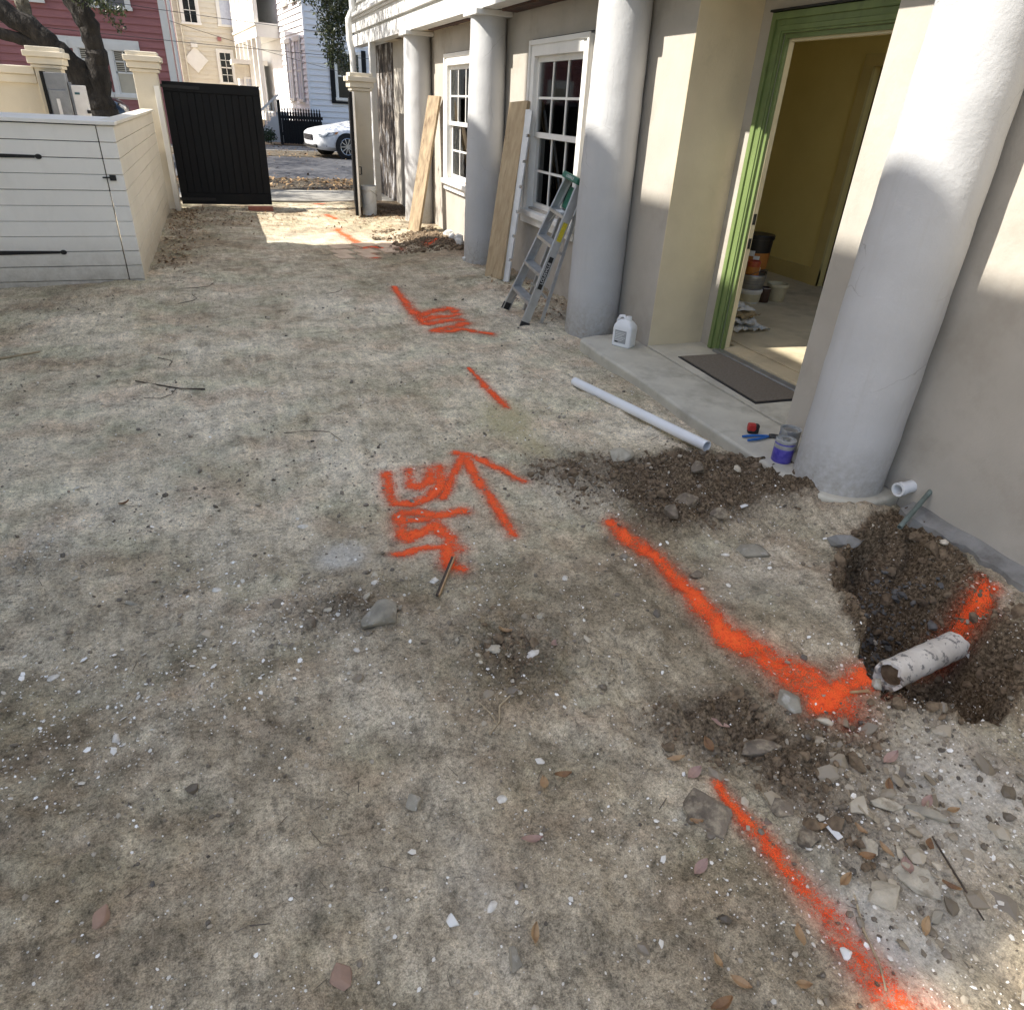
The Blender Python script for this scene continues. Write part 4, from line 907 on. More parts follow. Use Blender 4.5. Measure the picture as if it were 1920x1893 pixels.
# ------------------------------------------------------------------ cars
def car(name, label, loc, rotz, paint, sz=1.0):
    t = thing(name, label, 'car', loc, None, True, rotz)
    st = [  # x, half width, zbottom, zshoulder, ztop, top half width
        (0.00, 0.42, 0.34, 0.60, 0.66, 0.36), (0.05, 0.60, 0.26, 0.64, 0.70, 0.50), (0.16, 0.76, 0.22, 0.68, 0.745, 0.60), (0.40, 0.86, 0.20, 0.73, 0.80, 0.66), (0.85, 0.905, 0.19, 0.80, 0.87, 0.70),
        (1.25, 0.92, 0.19, 0.86, 0.94, 0.72), (1.50, 0.92, 0.19, 0.90, 0.99, 0.70), (2.10, 0.92, 0.19, 0.93, 1.33, 0.60), (2.5, 0.92, 0.19, 0.94, 1.44, 0.58), (3.1, 0.92, 0.19, 0.95, 1.45, 0.57), (3.6, 0.91, 0.20, 0.96, 1.36, 0.56),
        (4.1, 0.90, 0.22, 0.98, 1.08, 0.62), (4.45, 0.86, 0.25, 0.97, 1.03, 0.66), (4.62, 0.74, 0.32, 0.88, 0.93, 0.6), (4.66, 0.6, 0.42, 0.8, 0.85, 0.5)]
    vs = []; fs = []; gfs = []
    for (x, wd, zb, zsh, zt, wt) in st:
        half = [(0, zb - 0.01), (wd * 0.8, zb), (wd * 0.97, zb + 0.10), (wd, (zb + zsh) / 2), (wd * 0.985, zsh - 0.05), (wd * 0.95, zsh), (wt + (wd * 0.95 - wt) * 0.12, zt - 0.03 if zt - zsh > 0.12 else zsh + (zt - zsh) * 0.6), (wt * 0.82, zt), (0, zt + 0.03)]
        ring = half + [(-y, z) for y, z in half[-2:0:-1]]
        vs += [(x, y, z * sz) for y, z in ring]
    n = 16
    for i in range(len(st) - 1):
        for k in range(n):
            k2 = (k + 1) % n; q4 = (i * n + k, (i + 1) * n + k, (i + 1) * n + k2, i * n + k2)
            (gfs if (6 <= i <= 10 and k in (5, 10)) or (i in (6,) and k in (5, 6, 7, 8, 9, 10)) else fs).append(q4)
    fs.append(tuple(range(n))); fs.append(tuple((len(st) - 1) * n + k for k in range(n - 1, -1, -1)))
    body = MB().add(vs, fs).build('body', paint, t, smooth=True)
    us = sorted({i for f_ in gfs for i in f_}); ix = {a_: b_ for b_, a_ in enumerate(us)}
    MB().add([vs[i] for i in us], [tuple(ix[i] for i in f_) for f_ in gfs]).build('window', 'glass_dark', t, smooth=True)
    for x in (0.86, 3.62):
        for s in (-1, 1):
            a = MB(); a.tube([(x, s * 0.915, 0.33 * sz), (x, s * 0.922, 0.33 * sz)], 0.375, 28); a.build('wheel_arch', 'tyre', body)
            wl = MB().tube([(x, s * 0.76, 0.33), (x, s * 0.79, 0.33), (x, s * 0.925, 0.33), (x, s * 0.94, 0.33)], [0.30, 0.325, 0.325, 0.30], 28).build('wheel', 'tyre', t, smooth=True)
            r = MB().tube([(x, s * 0.936, 0.33), (x, s * 0.944, 0.33)], 0.06, 12)
            for k in range(10):
                an = 2 * PI * k / 10; r.bar((x + 0.04 * math.cos(an), s * 0.944, 0.33 + 0.04 * math.sin(an)), (x + 0.225 * math.cos(an), s * 0.944, 0.33 + 0.225 * math.sin(an)), 0.03, 0.016, (0, 1, 0))
            ring = [(x + 0.225 * math.cos(2 * PI * k / 24), s * 0.942, 0.33 + 0.225 * math.sin(2 * PI * k / 24)) for k in range(25)]
            r.tube(ring, 0.013, 6); r.build('rim', 'chrome', wl)
    for s in (-1, 1):
        MB().add([(0.045, s * 0.58, 0.575 * sz), (0.16, s * 0.772, 0.565 * sz), (0.50, s * 0.892, 0.63 * sz), (0.60, s * 0.888, 0.725 * sz), (0.34, s * 0.835, 0.695 * sz), (0.10, s * 0.655, 0.668 * sz)], [(0, 1, 2, 3, 4, 5) if s < 0 else (5, 4, 3, 2, 1, 0)]).build('headlight', 'lamp_clear', t)
        MB().add([(0.48, s * 0.896, 0.65 * sz), (0.57, s * 0.903, 0.67 * sz), (0.62, s * 0.899, 0.735 * sz), (0.53, s * 0.893, 0.71 * sz)], [(0, 1, 2, 3) if s < 0 else (3, 2, 1, 0)]).build('indicator', 'lamp_amber', t)
        MB().obox((0.20, s * 0.70, 0.34 * sz), (0.06, s * 0.09, 0), (0, 0.004, 0), (0, 0, 0.03)).build('fog_lamp', 'lamp_clear', t)
    g = MB().box(-0.03, 0.03, -0.36, 0.36, 0.47 * sz, 0.62 * sz).build('grille', 'tyre', t, bevel=0.02)
    gb = MB()
    for k in range(4): gb.box(-0.036, -0.031, -0.33, 0.33, (0.49 + 0.035 * k) * sz, (0.50 + 0.035 * k) * sz)
    gb.build('grille_bar', 'chrome', g)
    MB().box(0.0, 0.06, -0.55, 0.55, 0.27 * sz, 0.36 * sz).build('lower_grille', 'tyre', t, bevel=0.02)
    return t
car('parked_car', 'white sedan parked across the street, front end showing past the gate', (2.62, 24.45, -0.004), math.radians(13), 'car_white')
car('parked_car', 'dark tall car parked behind the oak trunk', (-6.5, 20.3, -0.015), 0.0, 'car_black', 1.28)

# ------------------------------------------------------------------ oak tree and shrub
oak = thing('oak_tree', 'old dark live oak with leaning limbs behind the enclosure', 'tree', (-1.75, 15, 0))
def limb(pts, rad, mats='bark', n=14):
    P = []; Rr = []
    for i in range(len(pts) - 1):
        for k in range(5):
            t = k / 5; a, b = Vector(pts[i]), Vector(pts[i + 1])
            P.append(a.lerp(b, t) + Vector((random.uniform(-1, 1), random.uniform(-1, 1), random.uniform(-1, 1))) * rad[i] * 0.10); Rr.append((rad[i] * (1 - t) + rad[i + 1] * t) * random.uniform(0.92, 1.10))
    P.append(Vector(pts[-1])); Rr.append(rad[-1])
    return MB().tube(P, Rr, n).build('trunk' if rad[0] > 0.3 else 'limb', mats, oak, smooth=True)
limb([(-1.78, 15, -0.2), (-1.79, 15, 0.5), (-1.82, 15, 1.15), (-1.76, 15, 1.5), (-1.70, 15, 1.85), (-1.67, 15, 2.1), (-1.70, 15, 2.4), (-1.84, 15.1, 2.75), (-2.1, 15.6, 3.4), (-2.2, 16.2, 4.4), (-1.5, 16.8, 5.6)], [0.62, 0.40, 0.27, 0.20, 0.165, 0.155, 0.16, 0.165, 0.16, 0.14, 0.08])
limb([(-1.80, 15.05, 1.2), (-2.0, 15.0, 1.75), (-2.22, 15, 2.02), (-2.52, 15, 2.30), (-2.88, 15.05, 2.52), (-3.6, 15.3, 2.95), (-4.6, 15.8, 3.9), (-5.4, 16.5, 5.2)], [0.24, 0.19, 0.165, 0.15, 0.145, 0.14, 0.12, 0.07])
limb([(-2.30, 15.02, 2.02), (-2.58, 15.0, 2.12), (-2.98, 15.0, 2.22), (-3.6, 14.8, 2.5), (-4.6, 14.5, 3.4)], [0.12, 0.085, 0.08, 0.075, 0.05])
limb([(-2.45, 15.1, 2.22), (-2.58, 15.15, 2.46), (-2.60, 15.2, 2.75), (-2.6, 15.3, 3.6), (-2.4, 15.4, 5.0)], [0.11, 0.10, 0.10, 0.09, 0.06], 'bark_pale')
limb([(-2.15, 16.0, 4.2), (-0.5, 16.5, 4.7), (1.2, 16.8, 4.9), (2.6, 17.2, 4.6), (3.4, 17.6, 4.2)], [0.13, 0.11, 0.09, 0.06, 0.03])
for (a, b, c) in (((2.2, 17.1, 4.65), (2.35, 17.0, 3.6), (2.42, 16.9, 2.5)), ((2.7, 17.2, 4.55), (2.75, 17.1, 3.4), (2.6, 17.0, 2.5)), ((2.45, 17.2, 4.6), (2.95, 17.2, 3.6), (2.8, 17.1, 2.3)), ((1.6, 16.9, 4.8), (1.9, 16.9, 3.9), (1.75, 16.8, 3.2))):
    limb([a, b, c], [0.022, 0.014, 0.006], n=6)
def leaves(centers, radii, counts, lo, hi):
    allv = []; 
    for (c, r, n) in zip(centers, radii, counts):
        p = RNG.normal(0, 0.45, (n, 3)); p = p / np.maximum(1, np.linalg.norm(p, axis=1, keepdims=True)) * np.array(r) + np.array(c)
        d = RNG.normal(0, 1, (n, 3)); d[:, 2] -= 0.4; d /= np.linalg.norm(d, axis=1, keepdims=True)
        u = np.cross(d, RNG.normal(0, 1, (n, 3))); u /= np.linalg.norm(u, axis=1, keepdims=True)
        L = RNG.uniform(lo, hi, (n, 1)); w_ = L * 0.42
        allv.append(np.stack([p, p + d * L * 0.5 + u * w_ * 0.5, p + d * L, p + d * L * 0.5 - u * w_ * 0.5], 1))
    A = np.concatenate(allv); return A.reshape(-1, 3), np.arange(len(A) * 4).reshape(-1, 4)
cs, rs, ns = [], [], []
def cl(c, r, n): cs.append(c); rs.append(r); ns.append(n)
# hanging foliage in view
for c, r, n in (((2.45, 17.0, 3.35), (0.40, 0.5, 0.45), 1500), ((2.72, 17.1, 2.95), (0.30, 0.4, 0.40), 1000), ((2.40, 17.0, 2.75), (0.26, 0.4, 0.40), 750), ((2.55, 17.0, 2.42), (0.20, 0.3, 0.26), 330),
                ((2.80, 17.1, 2.25), (0.12, 0.2, 0.20), 170), ((2.36, 16.9, 2.32), (0.10, 0.2, 0.20), 110), ((1.85, 16.8, 3.28), (0.28, 0.4, 0.12), 240), ((2.1, 16.9, 3.5), (0.35, 0.4, 0.25), 500), ((2.9, 17.2, 3.5), (0.3, 0.4, 0.4), 800),
                ((2.63, 17.0, 2.12), (0.07, 0.1, 0.13), 40), ((-1.55, 14.5, 2.70), (0.25, 0.3, 0.09), 120), ((-1.32, 14.5, 2.60), (0.16, 0.3, 0.14), 110), ((-1.22, 14.5, 2.42), (0.10, 0.2, 0.12), 45), ((-1.15, 14.5, 2.62), (0.10, 0.2, 0.06), 40), ((-1.7, 14.6, 2.85), (0.5, 0.4, 0.12), 300)):
    cl(c, r, n)
# crown above the frame: it makes the dappled light on the street and the far end of the house
vis = leaves(cs, rs, ns, 0.05, 0.095)
cs, rs, ns = [], [], []
for k in range(210):
    x = random.uniform(-9, 3.2); y = random.uniform(11.6, 25); z = random.uniform(4.6, 8.0)
    if y < 12.3 and x < -2.0: y += 1.2
    if y < 11.0 + max(0, (-x - 1)) * 0.2: continue
    r = random.uniform(0.45, 1.05); cl((x, y, z), (r, r, r * 0.55), int(230 * r * r))
for k in range(34):
    r = random.uniform(0.35, 0.7); cl((random.uniform(-2.6, 0.6), random.uniform(11.4, 15.2), random.uniform(4.6, 7.0)), (r, r, r * 0.6), int(260 * r * r))
can = leaves(cs, rs, ns, 0.09, 0.17)
obj('crown', npmesh('crown', np.concatenate([vis[0], can[0]]), np.concatenate([vis[1], can[1] + len(vis[0])])), 'oak_leaf', oak)
sh = thing('shrub', 'small dark shrub at the foot of the white stair', 'shrub', (1.75, 30.4, 0))
L2 = leaves([(1.75, 30.4, 0.32), (1.65, 30.4, 0.2), (1.9, 30.4, 0.22)], [(0.28, 0.25, 0.26), (0.2, 0.2, 0.2), (0.2, 0.2, 0.2)], [260, 120, 120], 0.06, 0.13)
obj('foliage', npmesh('foliage', L2[0], L2[1]), 'shrub_leaf', sh)
sm = MB()
for k in range(5): sm.tube([(1.75, 30.4, 0), (1.75 + random.uniform(-0.2, 0.2), 30.4 + random.uniform(-.2, .2), 0.4)], 0.008, 5)
sm.build('stem', 'twig', sh)
# tree behind the viewpoint, outside the frame: flecks of sun reach the near right corner through it
rt = thing('rear_tree', 'leafy tree standing behind the viewpoint beyond the yard', 'tree', (-6.5, -1.5, 0))
MB().tube([(-6.5, -1.5, -0.2), (-6.4, -1.4, 2), (-6.1, -1.0, 4.5), (-5.6, -0.4, 6.5)], [0.3, 0.22, 0.16, 0.06], 10).build('trunk', 'bark', rt, smooth=True)
cs, rs, ns = [], [], []
for k in range(15):
    r = random.uniform(0.5, 0.95); cl((random.uniform(-7.6, -4.2), random.uniform(-2.6, 1.5), random.uniform(5.2, 8.6)), (r, r, r * 0.6), int(170 * r * r))
L3 = leaves(cs, rs, ns, 0.09, 0.17); obj('crown', npmesh('rear_crown', L3[0], L3[1]), 'oak_leaf', rt)

# ------------------------------------------------------------------ things standing about the yard
def text_mesh(body, size, name, m, parent, origin, xdir, ydir, depth=0.0):
    cu = bpy.data.curves.new('t', 'FONT'); cu.body = body; cu.size = size; cu.align_x = 'CENTER'; cu.align_y = 'CENTER'; cu.extrude = depth
    o = bpy.data.objects.new('t', cu); COL.objects.link(o)
    dg = bpy.context.evaluated_depsgraph_get(); me = bpy.data.meshes.new_from_object(o.evaluated_get(dg)); bpy.data.objects.remove(o)
    x = Vector(xdir).normalized(); y = Vector(ydir).normalized(); z = x.cross(y)
    M4 = Matrix(((x.x, y.x, z.x, origin[0]), (x.y, y.y, z.y, origin[1]), (x.z, y.z, z.z, origin[2]), (0, 0, 0, 1)))
    me.transform(M4); me.name = name; me.materials.clear()
    return obj(name, me, m, parent)
# step ladder, folded and leaning against the wall
lad = thing('step_ladder', 'folded aluminium step ladder with green top leaning beside the middle column', 'ladder', (2.3, 5.5, 0))
zg = gz(2.21, 5.55)
Bc, Tc = Vector((2.205, 5.560, zg)), Vector((2.62, 5.435, 1.135))
up = (Tc - Bc).normalized(); LL = (Tc - Bc).length
side = Vector((0.0, 1.0, 0.0)); side = (side - up * side.dot(up)).normalized(); out = up.cross(side); 
if out.x > 0: out = -out          # out = front of the ladder, away from the wall
def lp(t, s, d): return Bc + up * (LL * t) + side * s + out * d
def half(t): return 0.245 - 0.115 * t
for sgn in (-1, 1):
    r = MB(); a0, a1 = lp(0, sgn * half(0), 0), lp(1, sgn * half(1), 0); ax = (a1 - a0).normalized()
    n_ = side; 
    r.obox((a0 + a1) / 2, side * 0.0025, ax * (a1 - a0).length / 2, out * 0.034)
    r.obox((a0 + a1) / 2 + out * 0.032 - side * sgn * 0.010, side * 0.011, ax * (a1 - a0).length / 2, out * 0.0025)
    r.obox((a0 + a1) / 2 - out * 0.032 - side * sgn * 0.010, side * 0.011, ax * (a1 - a0).length / 2, out * 0.0025)
    rail = r.build('front_rail', 'aluminium', lad)
    MB().obox(a0 + ax * 0.03, side * 0.008, ax * 0.032, out * 0.04).build('foot', 'tape_black', rail)
    b0, b1 = lp(0.02, sgn * (half(0) - 0.03), -0.16), lp(0.93, sgn * (half(1) - 0.02), -0.055)
    r = MB(); bx_ = (b1 - b0).normalized(); r.obox((b0 + b1) / 2, side * 0.009, bx_ * (b1 - b0).length / 2, out * 0.013); r.build('rear_leg', 'aluminium', lad)
    if sgn < 0:
        ctr = a0.lerp(a1, 0.40) - side * 0.0045
        pl = MB().obox(ctr, side * 0.001, ax * 0.135, out * 0.019).build('brand_plate', 'label_black', rail, bevel=0.006)
        text_mesh('LOUISVILLE', 0.036, 'lettering', 'label_white', rail, ctr - side * 0.0016, ax, -out if False else out, 0.0003)
        MB().obox(a0.lerp(a1, 0.68) - side * 0.0045, side * 0.001, ax * 0.075, out * 0.02).build('warning_label', 'yellow_label', rail)
for k, t in enumerate((0.19, 0.39, 0.59, 0.785)):
    s = MB(); h = half(t) - 0.004
    tilt = (out * 0.94 - up * 0.34).normalized(); nrm = side.cross(tilt).normalized()
    c = lp(t, 0, 0); s.obox(c, side * h, tilt * 0.042, nrm * 0.003); s.obox(c + tilt * 0.041 - nrm * 0.012, side * h, tilt * 0.002, nrm * 0.012); s.obox(c - tilt * 0.041 - nrm * 0.012, side * h, tilt * 0.002, nrm * 0.012)
    st_ = s.build('step', 'aluminium', lad)
    if k == 3: MB().obox(c + nrm * 0.0045, side * 0.05, tilt * 0.03, nrm * 0.001).build('sticker', 'label_white', st_)
    if k in (0, 3):
        MB().bar(lp(t - 0.10, -half(t) + 0.02, 0.0), lp(t - 0.01, -half(t) + 0.09, 0.0), 0.012, 0.006).bar(lp(t - 0.10, half(t) - 0.02, 0.0), lp(t - 0.01, half(t) - 0.09, 0.0), 0.012, 0.006).build('brace', 'aluminium', st_)
for t in (0.25, 0.55):
    MB().bar(lp(t, -half(t) + 0.03, -0.13 + 0.1 * t), lp(t, half(t) - 0.03, -0.13 + 0.1 * t), 0.012, 0.02).build('rear_brace', 'aluminium', lad)
cap = MB().obox(lp(1.0, 0, -0.02), side * 0.155, out * 0.075, up * 0.024).build('top_cap', 'green_plastic', lad, bevel=0.008)
text_mesh('LOUISVILLE', 0.03, 'lettering', 'label_white', cap, lp(1.0, -0.01, 0.0565), -side, up, 0.0003)
MB().obox(lp(0.88, 0.03, -0.045), side * 0.09, out * 0.006, up * 0.085).build('tool_sleeve', 'green_plastic', lad, bevel=0.004)
# planks
def plank(name, label, b, t, wv, wdt, th, m):
    b, t = Vector(b), Vector(t); ax = (t - b).normalized(); wv = Vector(wv); wv = (wv - ax * wv.dot(ax)).normalized(); n = ax.cross(wv)
    o = MB().obox((b + t) / 2, wv * wdt / 2, ax * (t - b).length / 2, n * th / 2).build(name, m, None, bevel=0.003)
    return tag(o, label, 'plank')
plank('plank', 'broad new pine plank leaning on the wall beside the step ladder', (2.50, 6.93, gz(2.5, 6.93) - 0.01), (2.80, 7.20, 1.66), (0.35, -0.93, 0), 0.26, 0.04, 'pine_new')
plank('plank', 'weathered dappled plank leaning on the far column', (2.43, 10.16, gz(2.43, 10.16) - 0.01), (2.80, 10.36, 1.69), (0.5, -0.86, 0), 0.22, 0.04, 'pine_old')
bt = thing('notched_batten', 'white notched batten standing behind the new pine plank', 'batten', (2.6, 6.85, 0))
b0, b1 = Vector((2.575, 6.79, gz(2.575, 6.79) - 0.01)), Vector((2.835, 7.03, 1.60)); ax = (b1 - b0).normalized(); wv = Vector((0.35, -0.93, 0)); wv = (wv - ax * wv.dot(ax)).normalized(); nn = ax.cross(wv)
MB().obox((b0 + b1) / 2 - wv * 0.012, wv * 0.03, ax * (b1 - b0).length / 2, nn * 0.009).build('strip', 'lath_white', bt)
for k in range(7):
    c = b0.lerp(b1, (k + 0.5) / 7); MB().obox(c + wv * 0.034, wv * 0.016, ax * ((b1 - b0).length / 14 - 0.014), nn * 0.009).build('tooth', 'lath_white', bt)
# PVC pipe lying by the step
def hollow(mb, a, b, ro, ri, n=20):
    a, b = Vector(a), Vector(b); t = (b - a).normalized(); u = t.cross(Vector((0, 0, 1))); 
    if u.length < 1e-3: u = Vector((1, 0, 0))
    u.normalize(); v = t.cross(u); vs = []
    for p, r in ((a, ro), (b, ro), (b, ri), (a, ri)):
        vs += [p + (u * math.cos(2 * PI * k / n) + v * math.sin(2 * PI * k / n)) * r for k in range(n)]
    fs = []
    for i in range(4):
        j = (i + 1) % 4
        for k in range(n): fs.append((i * n + k, i * n + (k + 1) % n, j * n + (k + 1) % n, j * n + k))
    return mb.add(vs, fs)
pa, pb = Vector((2.05, 3.985, 0)), Vector((2.258, 2.75, 0))
pa.z = max(gz(2.05, 3.985), gz(2.07, 3.9)) + 0.028; pb.z = max(gz(2.258, 2.75), gz(2.24, 2.9)) + 0.026
tag(hollow(MB(), pa, pb, 0.030, 0.026).build('pvc_pipe', 'pvc_white', None, smooth=True), 'long white PVC pipe lying on the dirt beside the concrete step', 'pipe')
# jug
jg = thing('plastic_jug', 'white plastic jug with grey label standing on the step by the middle column', 'jug', (2.70, 4.50, 0.068), local=True, rotz=math.radians(-58))
prof = [(0.0, 0.074, 0.052), (0.006, 0.080, 0.058), (0.135, 0.080, 0.058), (0.158, 0.077, 0.055), (0.185, 0.055, 0.040), (0.20, 0.035, 0.028)]
vs = []; fs = []; n = 24
for z, a, b in prof:
    for k in range(n):
        th = 2 * PI * k / n; c, s_ = math.cos(th), math.sin(th); p = 0.32
        vs.append((a * math.copysign(abs(c) ** p, c), b * math.copysign(abs(s_) ** p, s_), z))
for i in range(len(prof) - 1):
    for k in range(n): fs.append((i * n + k, i * n + (k + 1) % n, (i + 1) * n + (k + 1) % n, (i + 1) * n + k))
fs.append(tuple(range(n - 1, -1, -1))); fs.append(tuple((len(prof) - 1) * n + k for k in range(n)))
MB().add(vs, fs).build('body', 'jug_plastic', jg, smooth=True, bevel=0.0)
MB().lathe([(0.024, 0.195), (0.024, 0.212), (0.021, 0.226), (0.0, 0.227)], 18, (0.02, 0, 0)).build('cap', 'jug_plastic', jg, smooth=True)
MB().tube([(0.0, 0, 0.198), (-0.022, 0, 0.222), (-0.052, 0, 0.216), (-0.068, 0, 0.185), (-0.070, 0, 0.15)], [0.012, 0.012, 0.012, 0.012, 0.010], 10).build('handle', 'jug_plastic', jg, smooth=True)
lbm = MB().box(-0.052, 0.045, -0.0592, -0.0580, 0.03, 0.125).build('label', 'label_grey', jg)
for k in range(6): MB().box(-0.046, 0.038 - 0.012 * (k % 3), -0.0598, -0.0593, 0.108 - 0.012 * k, 0.112 - 0.012 * k).build('print_line', 'label_white', lbm)
MB().box(-0.046, -0.02, -0.0598, -0.0593, 0.034, 0.043).build('print_block', 'label_black', lbm)
# tools and cans on the step
tp = thing('tape_measure', 'red and black tape measure on the edge of the step', 'tape measure', (2.625, 2.835, 0.068), local=True, rotz=math.radians(-25))
MB().box(-0.032, 0.032, -0.018, 0.018, 0.0, 0.058).build('case', 'tape_black', tp, bevel=0.012, seg=3)
MB().box(-0.034, 0.012, -0.0195, 0.0195, 0.016, 0.060).build('shell', 'tape_red', tp, bevel=0.010, seg=3)
MB().lathe([(0.016, 0), (0.016, 0.002)], 16).build('hub', 'tape_red', tp).matrix_basis = Matrix.Translation((-0.006, -0.0195, 0.036)) @ Matrix.Rotation(PI / 2, 4, 'X')
pl = thing('pliers', 'long blue handled pliers lying beside the tape measure', 'pliers', (2.52, 2.765, 0.072), local=True, rotz=math.radians(-4))
for s in (-1, 1):
    MB().tube([(0.0, s * 0.026, 0.008), (0.06, s * 0.024, 0.008), (0.12, s * 0.012, 0.008), (0.15, s * 0.004, 0.008)], [0.007, 0.008, 0.007, 0.006], 8).build('grip', 'grip_blue', pl, smooth=True)
    MB().tube([(0.148, s * 0.005, 0.008), (0.18, -s * 0.010, 0.008), (0.225, -s * 0.003, 0.008)], [0.006, 0.009, 0.004], 8).build('jaw', 'steel_dark', pl, smooth=True)
MB().lathe([(0.010, 0.0), (0.010, 0.018)], 14, (0.165, 0, 0)).build('pivot', 'steel_dark', pl)
pc = thing('purple_can', 'small purple labelled can with clear lid at the foot of the near column', 'can', (2.55, 2.50, 0.068), local=True)
MB().lathe([(0.050, 0.0), (0.052, 0.004), (0.052, 0.100), (0.049, 0.106)], 32).build('body', 'purple_label', pc, smooth=True)
MB().lathe([(0.0523, 0.078), (0.0526, 0.080), (0.0526, 0.097), (0.0523, 0.099)], 32, cap=False).build('print_band', 'clear_lid', pc, smooth=True)
MB().lathe([(0.050, 0.1065), (0.053, 0.109), (0.053, 0.122), (0.045, 0.124), (0.044, 0.118), (0.0, 0.117)], 32).build('lid', 'clear_lid', pc, smooth=True)
MB().lathe([(0.020, 0.1175), (0.020, 0.125), (0.015, 0.127), (0.0, 0.127)], 20).build('cap', 'tin', pc, smooth=True)
jr = thing('tin_can', 'bare grey tin can between the purple can and the column', 'can', (2.665, 2.60, 0.068), local=True)
MB().lathe([(0.052, 0.0), (0.054, 0.003), (0.054, 0.118), (0.056, 0.121), (0.056, 0.126), (0.050, 0.126), (0.049, 0.112), (0.0, 0.111)], 32).build('body', 'clear_lid', jr, smooth=True)
MB().lathe([(0.0, 0.112), (0.030, 0.1125), (0.032, 0.118), (0.024, 0.119), (0.0, 0.117)], 24).build('lid', 'tin', jr, smooth=True)
dm = thing('doormat', 'dark brown doormat lying in the doorway recess', 'doormat', (3.17, 3.66, 0.074), local=True, rotz=math.radians(-2))
MB().box(-0.225, 0.225, -0.47, 0.47, 0.0, 0.006).build('backing', 'tape_black', dm, bevel=0.002)
MB().box(-0.212, 0.212, -0.457, 0.457, 0.0062, 0.013).build('pile', 'doormat', dm, bevel=0.004)
# bucket by the gate
bk = thing('bucket', 'tall white plastic bucket standing by the open gate leaf', 'bucket', (2.13, 11.90, gz(2.13, 11.90) - 0.005), local=True)
MB().lathe([(0.105, 0.0), (0.110, 0.004), (0.124, 0.36), (0.130, 0.365), (0.130, 0.385), (0.126, 0.40), (0.126, 0.43), (0.118, 0.43), (0.112, 0.20), (0.0, 0.19)], 28).build('body', 'bucket_plastic', bk, smooth=True)
MB().tube([(0.13 * math.cos(a), 0.13 * math.sin(a), 0.375 - 0.13 * math.sin((a + PI / 2) / PI * PI) * 0.7) for a in [(-PI / 2 + PI * k / 16) for k in range(17)]], 0.003, 6).build('bail', 'steel_dark', bk)
# pipes at the wall foot
st1 = thing('pvc_stub', 'short white PVC pipe stub sticking out of the wall near the column', 'pipe', (2.86, 2.0, 0.13))
hollow(MB(), (2.80, 1.985, 0.128), (2.90, 1.99, 0.132), 0.030, 0.024, 24).build('tube', 'pvc_white', st1, smooth=True)
hollow(MB(), (2.795, 1.985, 0.128), (2.825, 1.986, 0.129), 0.034, 0.0245, 24).build('collar', 'pvc_white', st1, smooth=True)
MB().lathe([(0.0, 0), (0.0235, 0.0)], 20, cap=False).build('dark_bore', 'pipe_inside', st1).matrix_basis = Matrix.Translation(Vector((2.87, 1.988, 0.131)) - Vector((2.86, 2.0, 0.13))) @ Matrix.Rotation(PI / 2, 4, 'Y')
tag(hollow(MB(), (2.64, 1.80, 0.055), (2.92, 1.905, 0.165), 0.0115, 0.009, 14).build('copper_pipe', 'copper_green', None, smooth=True), 'thin greenish copper pipe slanting from the wall over the pit', 'pipe')
# broken drain pipe across the pit
dp = thing('broken_drain_pipe', 'broken white flaking drain pipe lying across the dug pit', 'pipe', (2.15, 1.2, -0.1))
a, b = Vector((1.935, 1.155, -0.045)), Vector((2.395, 1.245, -0.105)); n = 28; vs = []; fs = []; t = (b - a).normalized(); u = t.cross(Vector((0, 0, 1))).normalized(); v = t.cross(u)
seg = 14
for shell in (0, 1):
    for i in range(seg + 1):
        for k in range(n):
            th = 2 * PI * k / n; r = (0.052 if shell == 0 else 0.040) + 0.0012 * math.sin(i * 1.9 + k * 0.8)
            off = (0.007 * math.sin(k * 1.7) + 0.008 * math.sin(k * 0.9 + 1)) * (1 if i in (0, seg) else 0) * (1 if i == 0 else -0.8)
            vs.append(a.lerp(b, i / seg) + t * off + (u * math.cos(th) + v * math.sin(th)) * r)
m0 = (seg + 1) * n
for i in range(seg):
    for k in range(n):
        k2 = (k + 1) % n; fs.append((i * n + k, i * n + k2, (i + 1) * n + k2, (i + 1) * n + k)); fs.append((m0 + i * n + k, m0 + (i + 1) * n + k, m0 + (i + 1) * n + k2, m0 + i * n + k2))
for k in range(n):
    k2 = (k + 1) % n; fs.append((k, m0 + k, m0 + k2, k2)); fs.append((seg * n + k, seg * n + k2, m0 + seg * n + k2, m0 + seg * n + k))
MB().add(vs, fs).build('pipe_wall', 'old_pipe', dp, smooth=True)
MB().add([a.lerp(b, 0.05) + (u * math.cos(2 * PI * k / 16) + v * math.sin(2 * PI * k / 16)) * 0.041 for k in range(16)], [tuple(range(16))]).add([a.lerp(b, 0.95) + (u * math.cos(2 * PI * k / 16) + v * math.sin(2 * PI * k / 16)) * 0.041 for k in range(16)], [tuple(range(16))]).build('soil_plug', 'clods', dp)
